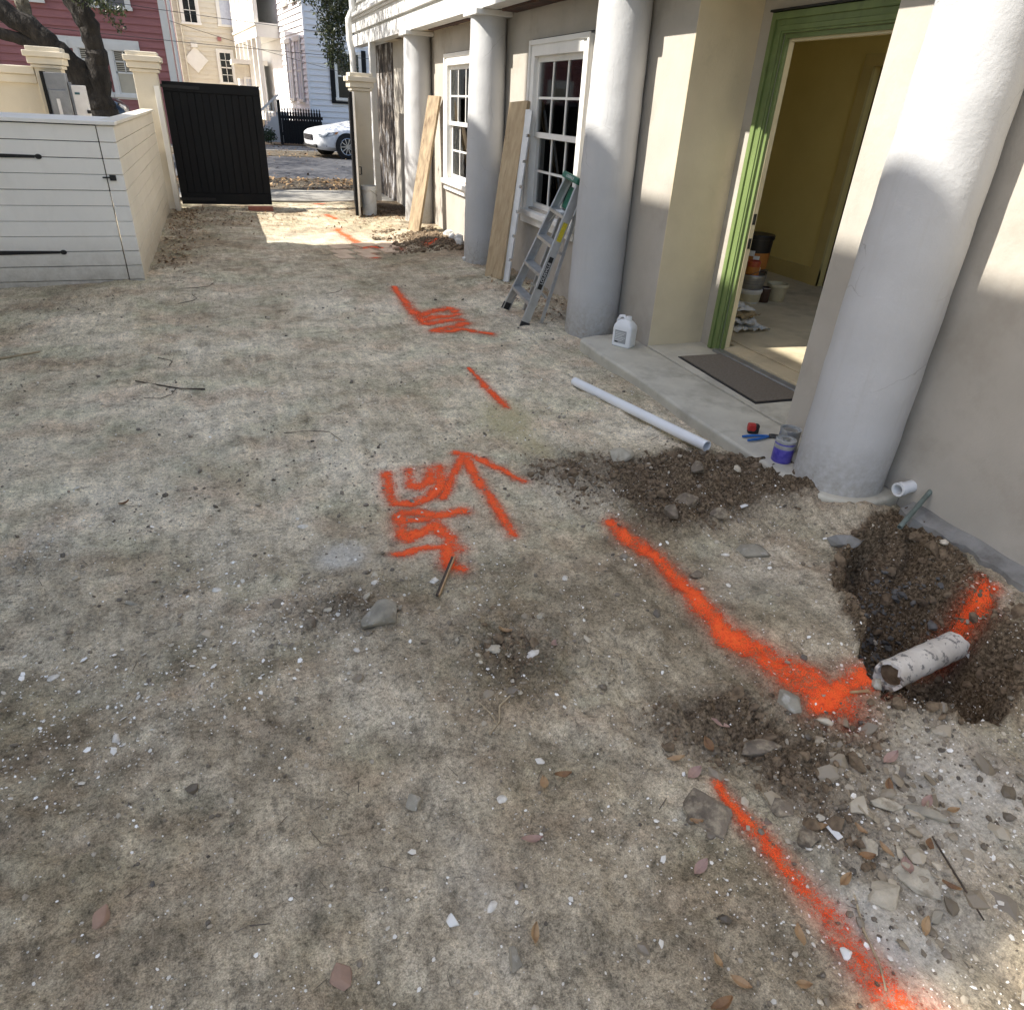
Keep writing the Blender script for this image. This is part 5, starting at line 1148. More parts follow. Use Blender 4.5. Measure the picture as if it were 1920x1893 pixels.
# ------------------------------------------------------------------ paint pails and clutter inside the room
def tub(name, label, cat, x, y, z, r0, r1, h, m, extras=()):
    t = thing(name, label, cat, (x, y, z), local=True, rotz=math.radians(random.uniform(-20, 20)))
    MB().lathe([(r0 * 0.97, 0.0), (r0, 0.004), (r1, h - 0.03), (r1 * 1.05, h - 0.028), (r1 * 1.05, h - 0.006), (r1, h), (r1 * 0.94, h), (r1 * 0.92, h - 0.03), (0.0, h - 0.031)], 28).build('body', m, t, smooth=True)
    for nm, za, zb, mm in extras:
        ra, rb = r0 + (r1 - r0) * za / h + 0.002, r0 + (r1 - r0) * zb / h + 0.002
        MB().lathe([(ra, za), (rb, zb)], 28, cap=False).build(nm, mm, t, smooth=True)
    return t
ZF = 0.094
tub('white_tub', 'white tub with torn label under the metal pail inside the door', 'tub', 4.60, 5.47, ZF, 0.105, 0.115, 0.13, 'paper_white', (('label', 0.02, 0.09, 'bucket_cream'),))
pt = tub('metal_pail', 'ribbed grey metal pail under the red can inside the door', 'pail', 4.60, 5.47, ZF + 0.131, 0.112, 0.122, 0.135, 'tin', (('rib', 0.05, 0.058, 'galv'), ('rib', 0.075, 0.083, 'galv')))
MB().tube([(0.122 * math.cos(a_), 0.122 * math.sin(a_), 0.10 + 0.0 * a_ - 0.09 * math.sin(a_)) for a_ in [PI * k / 14 + PI for k in range(15)]][::-1], 0.003, 6).build('bail', 'steel_dark', pt)
tub('red_can', 'red paint can on top of the metal pail', 'can', 4.565, 5.45, ZF + 0.131 + 0.105, 0.062, 0.062, 0.15, 'can_red', (('rim', 0.0, 0.012, 'label_white'), ('label', 0.03, 0.10, 'label_orange')))
tub('dark_can', 'dark brown can on the floor between pails inside the door', 'can', 4.76, 5.44, ZF, 0.052, 0.052, 0.14, 'can_brown', (('rim', 0.125, 0.138, 'label_white'),))
tub('cream_bucket', 'cream bucket standing on the floor inside the door', 'bucket', 4.93, 5.47, ZF, 0.082, 0.10, 0.165, 'bucket_cream')
tub('black_tub', 'black tub on the floor below the orange labelled bucket', 'tub', 4.86, 5.80, ZF, 0.13, 0.14, 0.22, 'bucket_black')
bb = tub('black_bucket', 'black bucket with orange label behind the paint pails inside the door', 'bucket', 4.82, 5.77, ZF + 0.192, 0.128, 0.146, 0.37, 'bucket_black', (('label', 0.07, 0.22, 'label_orange'), ('foot_band', 0.0, 0.05, 'can_brown')))
MB().lathe([(0.154, 0.345), (0.156, 0.375), (0.150, 0.382), (0.0, 0.383)], 28).build('lid', 'bucket_black', bb, smooth=True)
for k, (th, zz, hh) in enumerate(((-2.35, 0.16, 0.035), (-2.30, 0.12, 0.03), (-2.75, 0.19, 0.05), (-2.75, 0.09, 0.05))):
    w2 = 0.26 if k < 2 else 0.3; r_ = 0.1425
    MB().add([(r_ * math.cos(th + w2 * (j / 6 - 0.5) * 1.6), r_ * math.sin(th + w2 * (j / 6 - 0.5) * 1.6), zz + e) for e in (0, hh) for j in range(7)], [(j, j + 1, j + 8, j + 7) for j in range(6)]).build('print_block', 'label_white' if k != 3 else 'paper_white', bb)
tub('small_bottle', 'small white bottle standing beside the dark can inside the door', 'bottle', 4.72, 5.56, ZF + 0.0, 0.035, 0.022, 0.30, 'label_white')
rg = thing('folded_dropcloth', 'crumpled white paper and cloth on the floor just inside the door', 'cloth', (3.95, 4.75, ZF), local=True)
for k in range(4):
    cx, cy, zz = 0.02 * k - 0.02, 0.10 * k - 0.12, 0.012 + 0.03 * k
    N = 10; vs = []; fs = []
    for i in range(N + 1):
        for j in range(N + 1):
            x_ = (i / N - 0.5) * 0.34; y_ = (j / N - 0.5) * 0.26
            vs.append((cx + x_ * math.cos(k) - y_ * math.sin(k), cy + x_ * math.sin(k) + y_ * math.cos(k), zz + 0.03 * abs(math.sin(i * 1.3 + k)) * abs(math.cos(j * 1.1 + k * 2)) + 0.01 * random.random()))
    for i in range(N):
        for j in range(N): a_ = i * (N + 1) + j; fs.append((a_, a_ + N + 1, a_ + N + 2, a_ + 1))
    MB().add(vs, fs).build('sheet', ('paper_white', 'paper_white', 'cardboard', 'paper_white')[k], rg, smooth=False)
tag(MB().box(3.60, 4.75, 3.05, 5.25, ZF + 0.001, ZF + 0.006).build('floor_covering', 'room_floor', None), 'tan floor protection sheet inside the doorway', 'floor sheet')

# ------------------------------------------------------------------ stones, shells, twigs, leaves one can pick out
def stone_mesh(name, rx, ry, rz, seed, m, cuts=10, sub=2):
    import bmesh
    bm = bmesh.new(); rr = random.Random(seed); n_ = 22 if sub > 2 else 15
    for _ in range(n_):
        d = Vector((rr.gauss(0, 1), rr.gauss(0, 1), rr.gauss(0, 1))).normalized()
        k = rr.uniform(0.78, 1.15); bm.verts.new((d.x * k * rx * 1.1, d.y * k * ry * 1.1, max(d.z, -0.75) * k * rz * 1.15))
    res = bmesh.ops.convex_hull(bm, input=list(bm.verts))
    junk = [v_ for v_ in bm.verts if not v_.link_faces]
    for v_ in junk: bm.verts.remove(v_)
    bmesh.ops.bevel(bm, geom=list(bm.edges), offset=min(rx, ry, rz) * 0.08, segments=1, affect='EDGES')
    bmesh.ops.recalc_face_normals(bm, faces=list(bm.faces))
    me_ = bpy.data.meshes.new(name)
    for f_ in bm.faces: f_.smooth = False
    bm.to_mesh(me_); bm.free(); me_.materials.append(MATS[m]); return me_
def stone(x, y, rx, ry, rz, rot, m, label, seed, cat='stone', name='stone', sink=0.35, tilt=0.0, group='loose stones in the yard'):
    o = bpy.data.objects.new(name, stone_mesh(name, rx, ry, rz, seed, m, sub=3 if rx > 0.04 else 2)); COL.objects.link(o)
    o.location = (x, y, gz(x, y) + rz * (0.72 - sink)); o.rotation_euler = (tilt, tilt * 0.5, math.radians(rot))
    return tag(o, label, cat, group)
STONES = [
 (0.306, 1.907, 0.075, 0.055, 0.045, 20, 'rock_grey', 'largest angular grey rock below the orange lettering'),
 (0.072, 1.964, 0.032, 0.026, 0.026, 60, 'rock_brown', 'small brown stone left of the largest grey rock'),
 (0.980, 0.880, 0.052, 0.080, 0.020, 25, 'rock_brown', 'flat pointed stone touching the thin orange line'),
 (1.935, 1.905, 0.085, 0.052, 0.028, -32, 'rock_grey', 'flat slab of stone at the rim of the pit'),
 (1.773, 2.219, 0.065, 0.050, 0.045, 10, 'rock_brown', 'squarish brown stone at the front of the dark soil mound'),
 (1.772, 2.808, 0.065, 0.048, 0.045, -20, 'rock_pale', 'pale rock on top of the dark mound near the PVC pipe'),
 (0.247, 1.153, 0.030, 0.024, 0.016, 30, 'rock_grey', 'half buried grey stone in the lower middle of the dirt'),
 (1.175, 0.715, 0.036, 0.024, 0.022, -40, 'rock_brown', 'brown brick-like stone just right of the thin orange line'),
 (1.376, 0.545, 0.060, 0.040, 0.014, -50, 'rock_pale', 'large pale flat stone in the lower right corner'),
 (1.258, 0.550, 0.045, 0.038, 0.014, 15, 'rock_pale', 'rounded pale stone beside the large pale flat stone'),
 (1.453, 1.126, 0.038, 0.046, 0.022, 20, 'rock_grey', 'rounded grey stone left of the bright orange paint patch'),
 (1.180, 0.823, 0.034, 0.040, 0.014, 40, 'rock_brown', 'dull brown stone between the flat pointed stone and the brick-like stone'),
 (1.463, 0.727, 0.050, 0.022, 0.012, -35, 'rock_pale', 'long pale stone above the large pale flat stone'),
 (1.540, 0.675, 0.055, 0.018, 0.012, -42, 'rock_grey', 'long dark splinter of stone near the right edge'),
 (0.003, 0.797, 0.024, 0.032, 0.010, -20, 'rock_pink', 'pinkish flat pebble at the bottom edge of the picture'),
 (-0.472, 1.083, 0.016, 0.024, 0.016, -15, 'rock_pink', 'orange brown pebble in the lower left of the dirt'),
 (0.259, 0.833, 0.017, 0.019, 0.014, 10, 'rock_white', 'bright white pebble in the lower middle of the dirt'),
 (0.360, 0.705, 0.014, 0.032, 0.012, -10, 'rock_grey', 'narrow grey pebble standing near the bottom edge'),
 (1.281, 1.016, 0.060, 0.036, 0.020, -10, 'rock_brown', 'broad dull stone sunk in the dark soil of the shallow trench'),
 (1.789, 1.092, 0.026, 0.020, 0.016, 40, 'rock_grey', 'small stone at the near end of the broken drain pipe'),
 (-0.518, 2.270, 0.030, 0.016, 0.008, -35, 'rock_grey', 'flat oval grey pebble in the left middle of the dirt'),
 (2.141, 2.640, 0.045, 0.030, 0.030, 35, 'rock_brown', 'dark lump at the end of the PVC pipe'),
 (0.640, 1.640, 0.030, 0.020, 0.012, -25, 'rock_pale', 'small pale stone beside the white broken shell'),
 (0.850, 1.730, 0.018, 0.018, 0.014, 0, 'rock_pale', 'round pale pebble right of the white broken shell'),
 (1.560, 1.800, 0.026, 0.024, 0.022, 0, 'rock_brown', 'lumpy brown clod beside the thick orange line'),
 (1.66, 1.63, 0.020, 0.014, 0.008, 30, 'rock_pale', 'pale chip of stone between the thick orange line and the pit'),
 (2.36, 1.83, 0.080, 0.055, 0.030, 10, 'concrete_dark', 'smeared grey lump of concrete at the top of the pit'),
 (1.36, 0.47, 0.030, 0.012, 0.012, 15, 'rock_grey', 'grey finger-shaped stone below the large pale flat stone'),
 (1.06, 0.47, 0.014, 0.014, 0.012, 0, 'rock_white', 'cream pebble right of the orange line near the bottom edge'),
 (1.66, 2.17, 0.050, 0.036, 0.034, 70, 'rock_brown', 'dark stone left of the squarish stone at the mound front'),
 (1.90, 2.13, 0.044, 0.034, 0.030, -20, 'rock_brown', 'brown stone right of the squarish stone at the mound front'),
 (2.00, 2.46, 0.050, 0.036, 0.030, 35, 'rock_brown', 'brown lump half buried in the top of the dark soil mound'),
 (1.32, 0.66, 0.032, 0.026, 0.012, 60, 'rock_pale', 'pale stone above the rounded pale stone'),
]
for k, (x, y, rx, ry, rz, rot, m, lab) in enumerate(STONES): stone(x, y, rx, ry, rz, rot, m, lab, 100 + k)
for k, (x, y, r) in enumerate(((2.735, 9.45, 0.075), (2.72, 9.18, 0.07), (2.745, 9.02, 0.075), (2.70, 8.80, 0.07), (2.52, 7.95, 0.05))):
    stone(x, y, r, r * 0.85, r * 0.8, 40 * k, 'rock_white', ('whitewashed stone farthest along the wall foot', 'second whitewashed stone along the wall foot', 'third whitewashed stone along the wall foot', 'whitewashed stone nearest the second column', 'small white stone at the foot of the second column')[k], 300 + k, group='whitewashed stones at the wall foot', sink=0.15)
def curved_chip(rx, ry, dome, n=9, seed=1):
    rr = random.Random(seed); ring = []
    for k in range(n):
        a_ = 2 * PI * k / n; s_ = rr.uniform(0.65, 1.1); ring.append((rx * s_ * math.cos(a_), ry * s_ * math.sin(a_)))
    vs = [(0, 0, dome)] + [(x * 0.55, y * 0.55, dome * 0.75) for x, y in ring] + [(x, y, 0) for x, y in ring] + [(x * 0.9, y * 0.9, -0.003) for x, y in ring]
    fs = [(0, 1 + k, 1 + (k + 1) % n) for k in range(n)] + [(1 + k, 1 + n + k, 1 + n + (k + 1) % n, 1 + (k + 1) % n) for k in range(n)] + [(1 + n + k, 1 + 2 * n + k, 1 + 2 * n + (k + 1) % n, 1 + n + (k + 1) % n) for k in range(n)]
    return vs, fs
SHELLS = [(0.766, 1.589, 0.022, 0.030, 'white broken shell right of the largest grey rock'), (0.117, 2.641, 0.024, 0.024, 'bright white shell left of the orange lettering'), (-0.234, 2.265, 0.014, 0.026, 'narrow white shell in the left middle of the dirt'),
          (-0.709, 1.946, 0.024, 0.018, 'broad dull white shell at the left edge'), (0.350, 0.830, 0.012, 0.018, 'small white shell beside the bright white pebble'), (0.470, 1.090, 0.016, 0.014, 'white shell right of the half buried grey stone'),
          (0.20, 1.78, 0.012, 0.016, 'tiny white shell just below the largest grey rock'), (0.62, 1.18, 0.020, 0.014, 'cream shell in the right of the lower dirt'), (0.55, 2.08, 0.016, 0.02, 'small shell beside the charred stick'), (-0.50, 1.62, 0.02, 0.012, 'greyish shell in the lower left of the dirt'),
          (1.05, 1.95, 0.02, 0.015, 'pale shell left of the thick orange line'), (0.33, 2.12, 0.02, 0.016, 'cream shell above the largest grey rock'), (2.16, 1.60, 0.018, 0.014, 'white shell inside the top of the pit'), (1.78, 1.9, 0.012, 0.024, 'white sliver of shell near the pit rim')]
for k, (x, y, rx, ry, lab) in enumerate(SHELLS):
    vs, fs = curved_chip(rx, ry, 0.008, seed=k); o = MB().add(vs, fs).build('shell', 'shell', None, smooth=True)
    o.location = (x, y, gz(x, y) + 0.001); o.rotation_euler = (random.uniform(-0.3, 0.3), random.uniform(-0.3, 0.3), random.uniform(0, 6)); tag(o, lab, 'shell', 'oyster shells in the dirt')
def chip(name, x, y, sx, sy, sz, rot, m, label, cat):
    o = MB().box(-sx, sx, -sy, sy, 0, sz).build(name, m, None, bevel=0.002); o.location = (x, y, gz(x, y) + 0.006); o.rotation_euler = (0.06, -0.08, math.radians(rot)); return tag(o, label, cat)
chip('plastic_tag', 1.269, 0.726, 0.010, 0.026, 0.003, 5, 'label_white', 'small white plastic tag among the leaves in the lower right', 'tag')
chip('plastic_tag', 2.093, 2.199, 0.022, 0.009, 0.004, 8, 'label_white', 'small white plastic strip on the dark soil mound', 'tag')
def twig(pts, r, m, label, name='twig', group='twigs on the dirt'):
    P = []
    for (x, y) in pts: P.append((x, y, gz(x, y) + r * 0.8 + 0.003))
    return tag(MB().tube(P, [r * (0.7 + 0.3 * (i % 2)) for i in range(len(P))], 7).build(name, m, None, smooth=True), label, 'twig', group)
twig([(-0.683, 4.588), (-0.55, 4.50), (-0.42, 4.40), (-0.283, 4.354)], 0.005, 'twig', 'longest brown twig lying in the open middle left of the yard')
twig([(-1.70, 5.33), (-1.56, 5.36), (-1.336, 5.395)], 0.009, 'twig_pale', 'pale straw-coloured stick at the left edge below the enclosure')
twig([(0.627, 1.429), (0.575, 1.40), (0.555, 1.345), (0.512, 1.31)], 0.0035, 'twig_pale', 'curved pale root fibre in the lower middle of the dirt')
twig([(0.52, 1.43), (0.54, 1.38), (0.545, 1.33)], 0.002, 'twig_pale', 'thin straight root fibre beside the curved one')
twig([(1.184, 0.568), (1.15, 0.50), (1.12, 0.43), (1.091, 0.382)], 0.003, 'twig_pale', 'long thin stalk crossing the orange line in the lower right')
twig([(1.50, 0.62), (1.46, 0.53), (1.44, 0.42)], 0.003, 'twig', 'dark bent stalk at the lower right edge')
twig([(1.66, 1.08), (1.73, 1.075), (1.80, 1.06)], 0.006, 'spray_orange' if False else 'leaf_tan', 'short splinter of wood at the end of the bright orange patch')
ws = thing('charred_stick', 'short charred stick below the orange lettering', 'stick', (0.6, 2.1, gz(0.6, 2.1)))
MB().bar((0.535, 1.985, gz(0.535, 1.985) + 0.012), (0.662, 2.205, gz(0.662, 2.205) + 0.014), 0.012, 0.010).build('charred_side', 'twig', ws, bevel=0.004)
MB().bar((0.544, 1.985, gz(0.544, 1.985) + 0.012), (0.670, 2.203, gz(0.670, 2.203) + 0.014), 0.005, 0.012).build('fresh_wood_edge', 'leaf_tan', ws)
for k in range(8):
    x0, y0 = random.uniform(-0.6, 2.0), random.uniform(3.6, 8.0); a_ = random.uniform(0, PI); L = random.uniform(0.08, 0.22)
    twig([(x0 + L * t_ * math.cos(a_ + 0.5 * t_), y0 + L * t_ * math.sin(a_ + 0.5 * t_)) for t_ in (-1, -0.3, 0.3, 1)], random.uniform(0.0016, 0.003), 'twig', 'small dark twig on the %s side of the open middle yard, %s' % ('left' if x0 < 0.7 else 'right', 'near the arrow' if y0 < 5 else 'beyond the orange dash' if y0 < 6.5 else 'short of the pavers'), group='small scattered twigs')
# dry oak leaves
def leaf_mesh(L, W, m, curl):
    n = 5; vs = []; fs = []
    for i in range(n + 1):
        t_ = i / n; w_ = W * math.sin(PI * min(1, t_ * 0.98 + 0.01)) ** 0.8
        for s_ in (-1, 0, 1): vs.append((L * (t_ - 0.5), s_ * w_, curl * (abs(s_) * 0.9 + (2 * t_ - 1) ** 2)))
    for i in range(n):
        for j in range(2): a_ = i * 3 + j; fs.append((a_, a_ + 3, a_ + 4, a_ + 1))
    me_ = bpy.data.meshes.new('dry_leaf'); me_.from_pydata(vs, [], fs); me_.materials.append(MATS[m]); return me_
LM = [leaf_mesh(0.058, 0.012, 'leaf_tan', 0.006), leaf_mesh(0.05, 0.013, 'leaf_brown', 0.008), leaf_mesh(0.062, 0.015, 'leaf_pink', 0.005), leaf_mesh(0.045, 0.010, 'leaf_tan', 0.010)]
LEAF = [(1.0, 1.06), (1.13, 1.08), (1.02, 1.0), (0.93, 0.86), (0.60, 1.10), (0.66, 1.11), (0.87, 0.75), (1.33, 0.70), (1.35, 0.63), (1.28, 0.63), (1.37, 0.58), (1.18, 0.60), (1.30, 0.46), (1.46, 0.60), (1.57, 0.70), (1.62, 0.66), (0.80, 0.50), (0.73, 0.47), (0.50, 0.95), (0.92, 0.45), (1.24, 0.75), (1.52, 0.78), (1.60, 0.85), (0.42, 0.74), (0.98, 0.53), (1.42, 0.50), (1.19, 1.12), (0.78, 0.55), (0.30, 1.95 - 0.06), (-0.6, 3.0), (0.85, 1.60), (0.7, 1.7)]
for k, (x, y) in enumerate(LEAF):
    o = bpy.data.objects.new('dry_leaf', LM[k % 4]); COL.objects.link(o); o.location = (x, y, gz(x, y) + 0.008); o.rotation_euler = (random.uniform(-0.35, 0.35), random.uniform(-0.35, 0.35), random.uniform(0, 6.28))
    s_ = random.uniform(0.75, 1.1); o.scale = (s_, s_, s_); tag(o, '%s lying %s' % (('small tan oak leaf', 'brown curled oak leaf', 'pinkish grey oak leaf', 'narrow tan oak leaf')[k % 4], 'among the rubble in the lower right' if x > 1.1 and y < 1.0 else 'by the dark shallow trench' if y > 0.98 and x > 0.9 else 'on the open dirt left of the thin orange line'), 'leaf', 'dry oak leaves on the near dirt')
# pavers showing through the dirt
for (xa, ya, xb, yb) in ((1.126, 9.02, 1.354, 9.10), (1.115, 8.70, 1.317, 8.77), (1.10, 8.40, 1.271, 8.44), (1.445, 9.15, 1.686, 9.26), (1.40, 8.76, 1.629, 8.85), (1.393, 8.42, 1.558, 8.48), (1.767, 9.27, 1.998, 9.36), (1.706, 8.80, 1.897, 8.84), (1.73, 9.05, 1.93, 9.12)):
    c = Vector(((xa + xb) / 2, (ya + yb) / 2, 0)); d = Vector((xb - xa, yb - ya, 0)); L = d.length; d.normalize(); nrm = Vector((-d.y, d.x, 0)); zt = max(gz(c.x + i * 0.1, c.y + j * 0.08) for i in (-1, 0, 1) for j in (-1, 0, 1)) + 0.007
    o = MB().obox((c.x, c.y, zt - 0.03), d * L / 2, nrm * 0.13, Vector((0, 0, 0.03))).build('brick', 'brick_paver', ground, bevel=0.008)

# ------------------------------------------------------------------ stuff: shell grit, gravel, clods, litter
ICO = np.array([(0, 0, 1), (0.894, 0, 0.447), (0.276, 0.851, 0.447), (-0.724, 0.526, 0.447), (-0.724, -0.526, 0.447), (0.276, -0.851, 0.447), (0.724, 0.526, -0.447), (-0.276, 0.851, -0.447), (-0.894, 0, -0.447), (-0.276, -0.851, -0.447), (0.724, -0.526, -0.447), (0, 0, -1)])
ICF = np.array([(0, 1, 2), (0, 2, 3), (0, 3, 4), (0, 4, 5), (0, 5, 1), (1, 6, 2), (2, 7, 3), (3, 8, 4), (4, 9, 5), (5, 10, 1), (2, 6, 7), (3, 7, 8), (4, 8, 9), (5, 9, 10), (1, 10, 6), (6, 11, 7), (7, 11, 8), (8, 11, 9), (9, 11, 10), (10, 11, 6)])
FLAT = np.array([(1, 0, 0), (0.2, 0.7, 0.05), (-0.9, 0.4, 0), (-0.7, -0.6, 0.05), (0.3, -0.8, 0), (0, 0, 0.22)]); FLF = np.array([(0, 1, 5), (1, 2, 5), (2, 3, 5), (3, 4, 5), (4, 0, 5)])
STICK = np.array([(-1, -0.05, 0), (-1, 0.05, 0), (-1, 0, 0.09), (1, -0.05, 0), (1, 0.05, 0), (1, 0, 0.09)]); STF = np.array([(0, 3, 5), (0, 5, 2), (2, 5, 4), (2, 4, 1)])
LF = np.array([(-1, 0, 0.1), (0, 0.38, 0.18), (1, 0, 0.05), (0, -0.38, 0.18)]); LFF = np.array([(0, 1, 2), (0, 2, 3)])
def scatter(name, T, TF, xs, ys, size, mat_, squash=1.0, lift=0.3, tilt=0.4, jitter=0.25, zc=None):
    n = len(xs); z = gzv(xs, ys) if zc is None else np.full(n, zc); a = RNG.uniform(0, 2 * PI, n); tx = RNG.normal(0, tilt, n); ty = RNG.normal(0, tilt, n)
    v = T[None] * (1 + RNG.uniform(-jitter, jitter, (n, len(T), 3))); v = v * size[:, None, None]; v[..., 2] *= squash
    x, y, zz = v[..., 0], v[..., 1], v[..., 2]; zz = zz + x * tx[:, None] + y * ty[:, None]
    X = x * np.cos(a)[:, None] - y * np.sin(a)[:, None] + xs[:, None]; Y = x * np.sin(a)[:, None] + y * np.cos(a)[:, None] + ys[:, None]; Z = zz + z[:, None] + size[:, None] * lift * squash
    V_ = np.stack([X, Y, Z], -1).reshape(-1, 3); F_ = (TF[None] + (np.arange(n) * len(T))[:, None, None]).reshape(-1, TF.shape[1])
    me_ = npmesh(name, V_, F_); me_.polygons.foreach_set('use_smooth', np.zeros(len(me_.polygons), dtype=bool))
    return stuff(obj(name, me_, mat_))
def sample(n, x0, x1, y0, y1, fn):
    xs = RNG.uniform(x0, x1, n * 6); ys = RNG.uniform(y0, y1, n * 6); p = fn(xs, ys); k = RNG.random(len(xs)) < p; return xs[k][:n], ys[k][:n]
def inyard(x, y): return (x < 2.78) & ((x < 2.40) | (y < 2.0) | (y > 4.85)) & ((x > -0.8) | (y < 7.35))
def dk(x, y): return soil_masks(x, y)[0]
xs, ys = sample(15000, -2.2, 2.75, 0.15, 6.0, lambda x, y: inyard(x, y) * (0.10 + 0.6 * sst(-0.15, 0.35, fbm(x, y, 1.7, 4))) * (0.12 + 0.88 * sst(4.2, 1.4, y)))
scatter('shell_grit', FLAT, FLF, xs, ys, RNG.gamma(0.7, 0.0017, len(xs)) + 0.0016, 'shell_mix', 1.0, 0.55, 0.3)
xs, ys = sample(9000, -2.4, 2.75, 0.15, 7.0, lambda x, y: inyard(x, y) * (0.04 + 0.45 * sst(0.05, 0.5, fbm(x, y, 2.3, 4)) + 0.30 * np.minimum(dk(x, y), 0.7) + 0.5 * blob(x, y, 1.5, 0.7, 0.5, 0.35)) * (0.3 + 0.7 * sst(6, 2, y)))
scatter('gravel', ICO, ICF, xs, ys, RNG.gamma(0.8, 0.0030, len(xs)) + 0.0014, 'gravel_mix', 0.7, 0.35, 0.3)
xs, ys = sample(16000, 0.6, 2.78, 0.3, 3.3, lambda x, y: inyard(x, y) * np.clip(dk(x, y) - 0.30, 0, 1) ** 1.3 * sst(-0.25, 0.35, fbm(x, y, 7, 3)))
scatter('soil_clods', ICO, ICF, xs, ys, RNG.gamma(0.55, 0.0052, len(xs)) + 0.0014, 'clods', 0.8, 0.25, 0.3, 0.35)
xs, ys = sample(240, 1.05, 2.25, 0.25, 1.12, lambda x, y: np.clip(blob(x, y, 1.42, 0.68, 0.30, 0.30) + 0.7 * blob(x, y, 1.75, 0.85, 0.3, 0.2), 0, 1) * (polysd(x, y, PIT) < -0.02))
scatter('stone_rubble', ICO, ICF, xs, ys, RNG.gamma(1.1, 0.0062, len(xs)) + 0.004, 'rubble_mix', 0.42, 0.15, 0.3, 0.5)
xs, ys = sample(260, -0.5, 1.1, 1.3, 2.3, lambda x, y: np.clip(blob(x, y, 0.12, 2.05, 0.25, 0.2) + blob(x, y, 0.72, 1.58, 0.2, 0.2), 0, 1))
scatter('small_stones', ICO, ICF, xs, ys, RNG.gamma(1.1, 0.0038, len(xs)) + 0.003, 'rubble_mix', 0.5, 0.2, 0.3, 0.5)
xs, ys = sample(500, 2.0, 2.6, 1.3, 1.75, lambda x, y: sst(0.02, 0.2, polysd(x, y, PIT)))
scatter('pit_rubble', ICO, ICF, xs, ys, RNG.gamma(1.4, 0.0032, len(xs)) + 0.003, 'black_rubble', 0.6, 0.3, 0.3, 0.35)
xs, ys = sample(3600, -2.4, 2.75, 0.2, 9.5, lambda x, y: inyard(x, y) * (0.12 + 0.5 * sst(0.05, 0.4, fbm(x, y + 30, 1.9, 3))))
scatter('twig_litter', STICK, STF, xs, ys, RNG.gamma(1.6, 0.0036, len(xs)) + 0.003, 'bits_mix', 0.6, 0.2, 0.12)
xs, ys = sample(3000, 1.7, 2.78, 8.5, 10.4, lambda x, y: np.clip(dk(x, y), 0, 1))
scatter('heap_clods', ICO, ICF, xs, ys, RNG.gamma(1.0, 0.006, len(xs)) + 0.004, 'clods', 0.8, 0.25, 0.3, 0.35)
def litp(x, y): return np.clip(np.exp(-((x + 0.62) / 0.22) ** 2) * sst(7.6, 8.6, y) + 0.35 * blob(x, y, 0.0, 11.6, 0.7, 0.7) + 0.10 * sst(9.5, 12, y) + 0.7 * sst(5.0, 5.6, y) * sst(7.4, 6.8, y) * sst(2.25, 2.6, x) + 0.5 * sst(10.3, 11.2, y) * sst(1.5, 2.2, x), 0, 1) * inyard(x, y)
xs, ys = sample(2300, -0.79, 2.78, 5.0, 12.7, litp)
scatter('leaf_litter', LF, LFF, xs, ys, RNG.uniform(0.012, 0.03, len(xs)), 'litter', 1.0, 0.25, 0.35)
xs, ys = sample(4200, -6, 9, 15.3, 17.6, lambda x, y: 0.35 + 0.6 * sst(-0.2, 0.3, fbm(x, y, 0.8, 3)))
scatter('street_leaf_litter', LF, LFF, xs, ys, RNG.uniform(0.03, 0.06, len(xs)), 'litter_orange', 1.0, 0.3, 0.3, zc=-0.008)
xs, ys = sample(1500, -3, 9, 17.6, 29, lambda x, y: 0.1 + 0.6 * sst(23, 24.5, y))
scatter('road_leaf_litter', LF, LFF, xs, ys, RNG.uniform(0.03, 0.06, len(xs)), 'litter', 1.0, 0.2, 0.3, zc=-0.003)

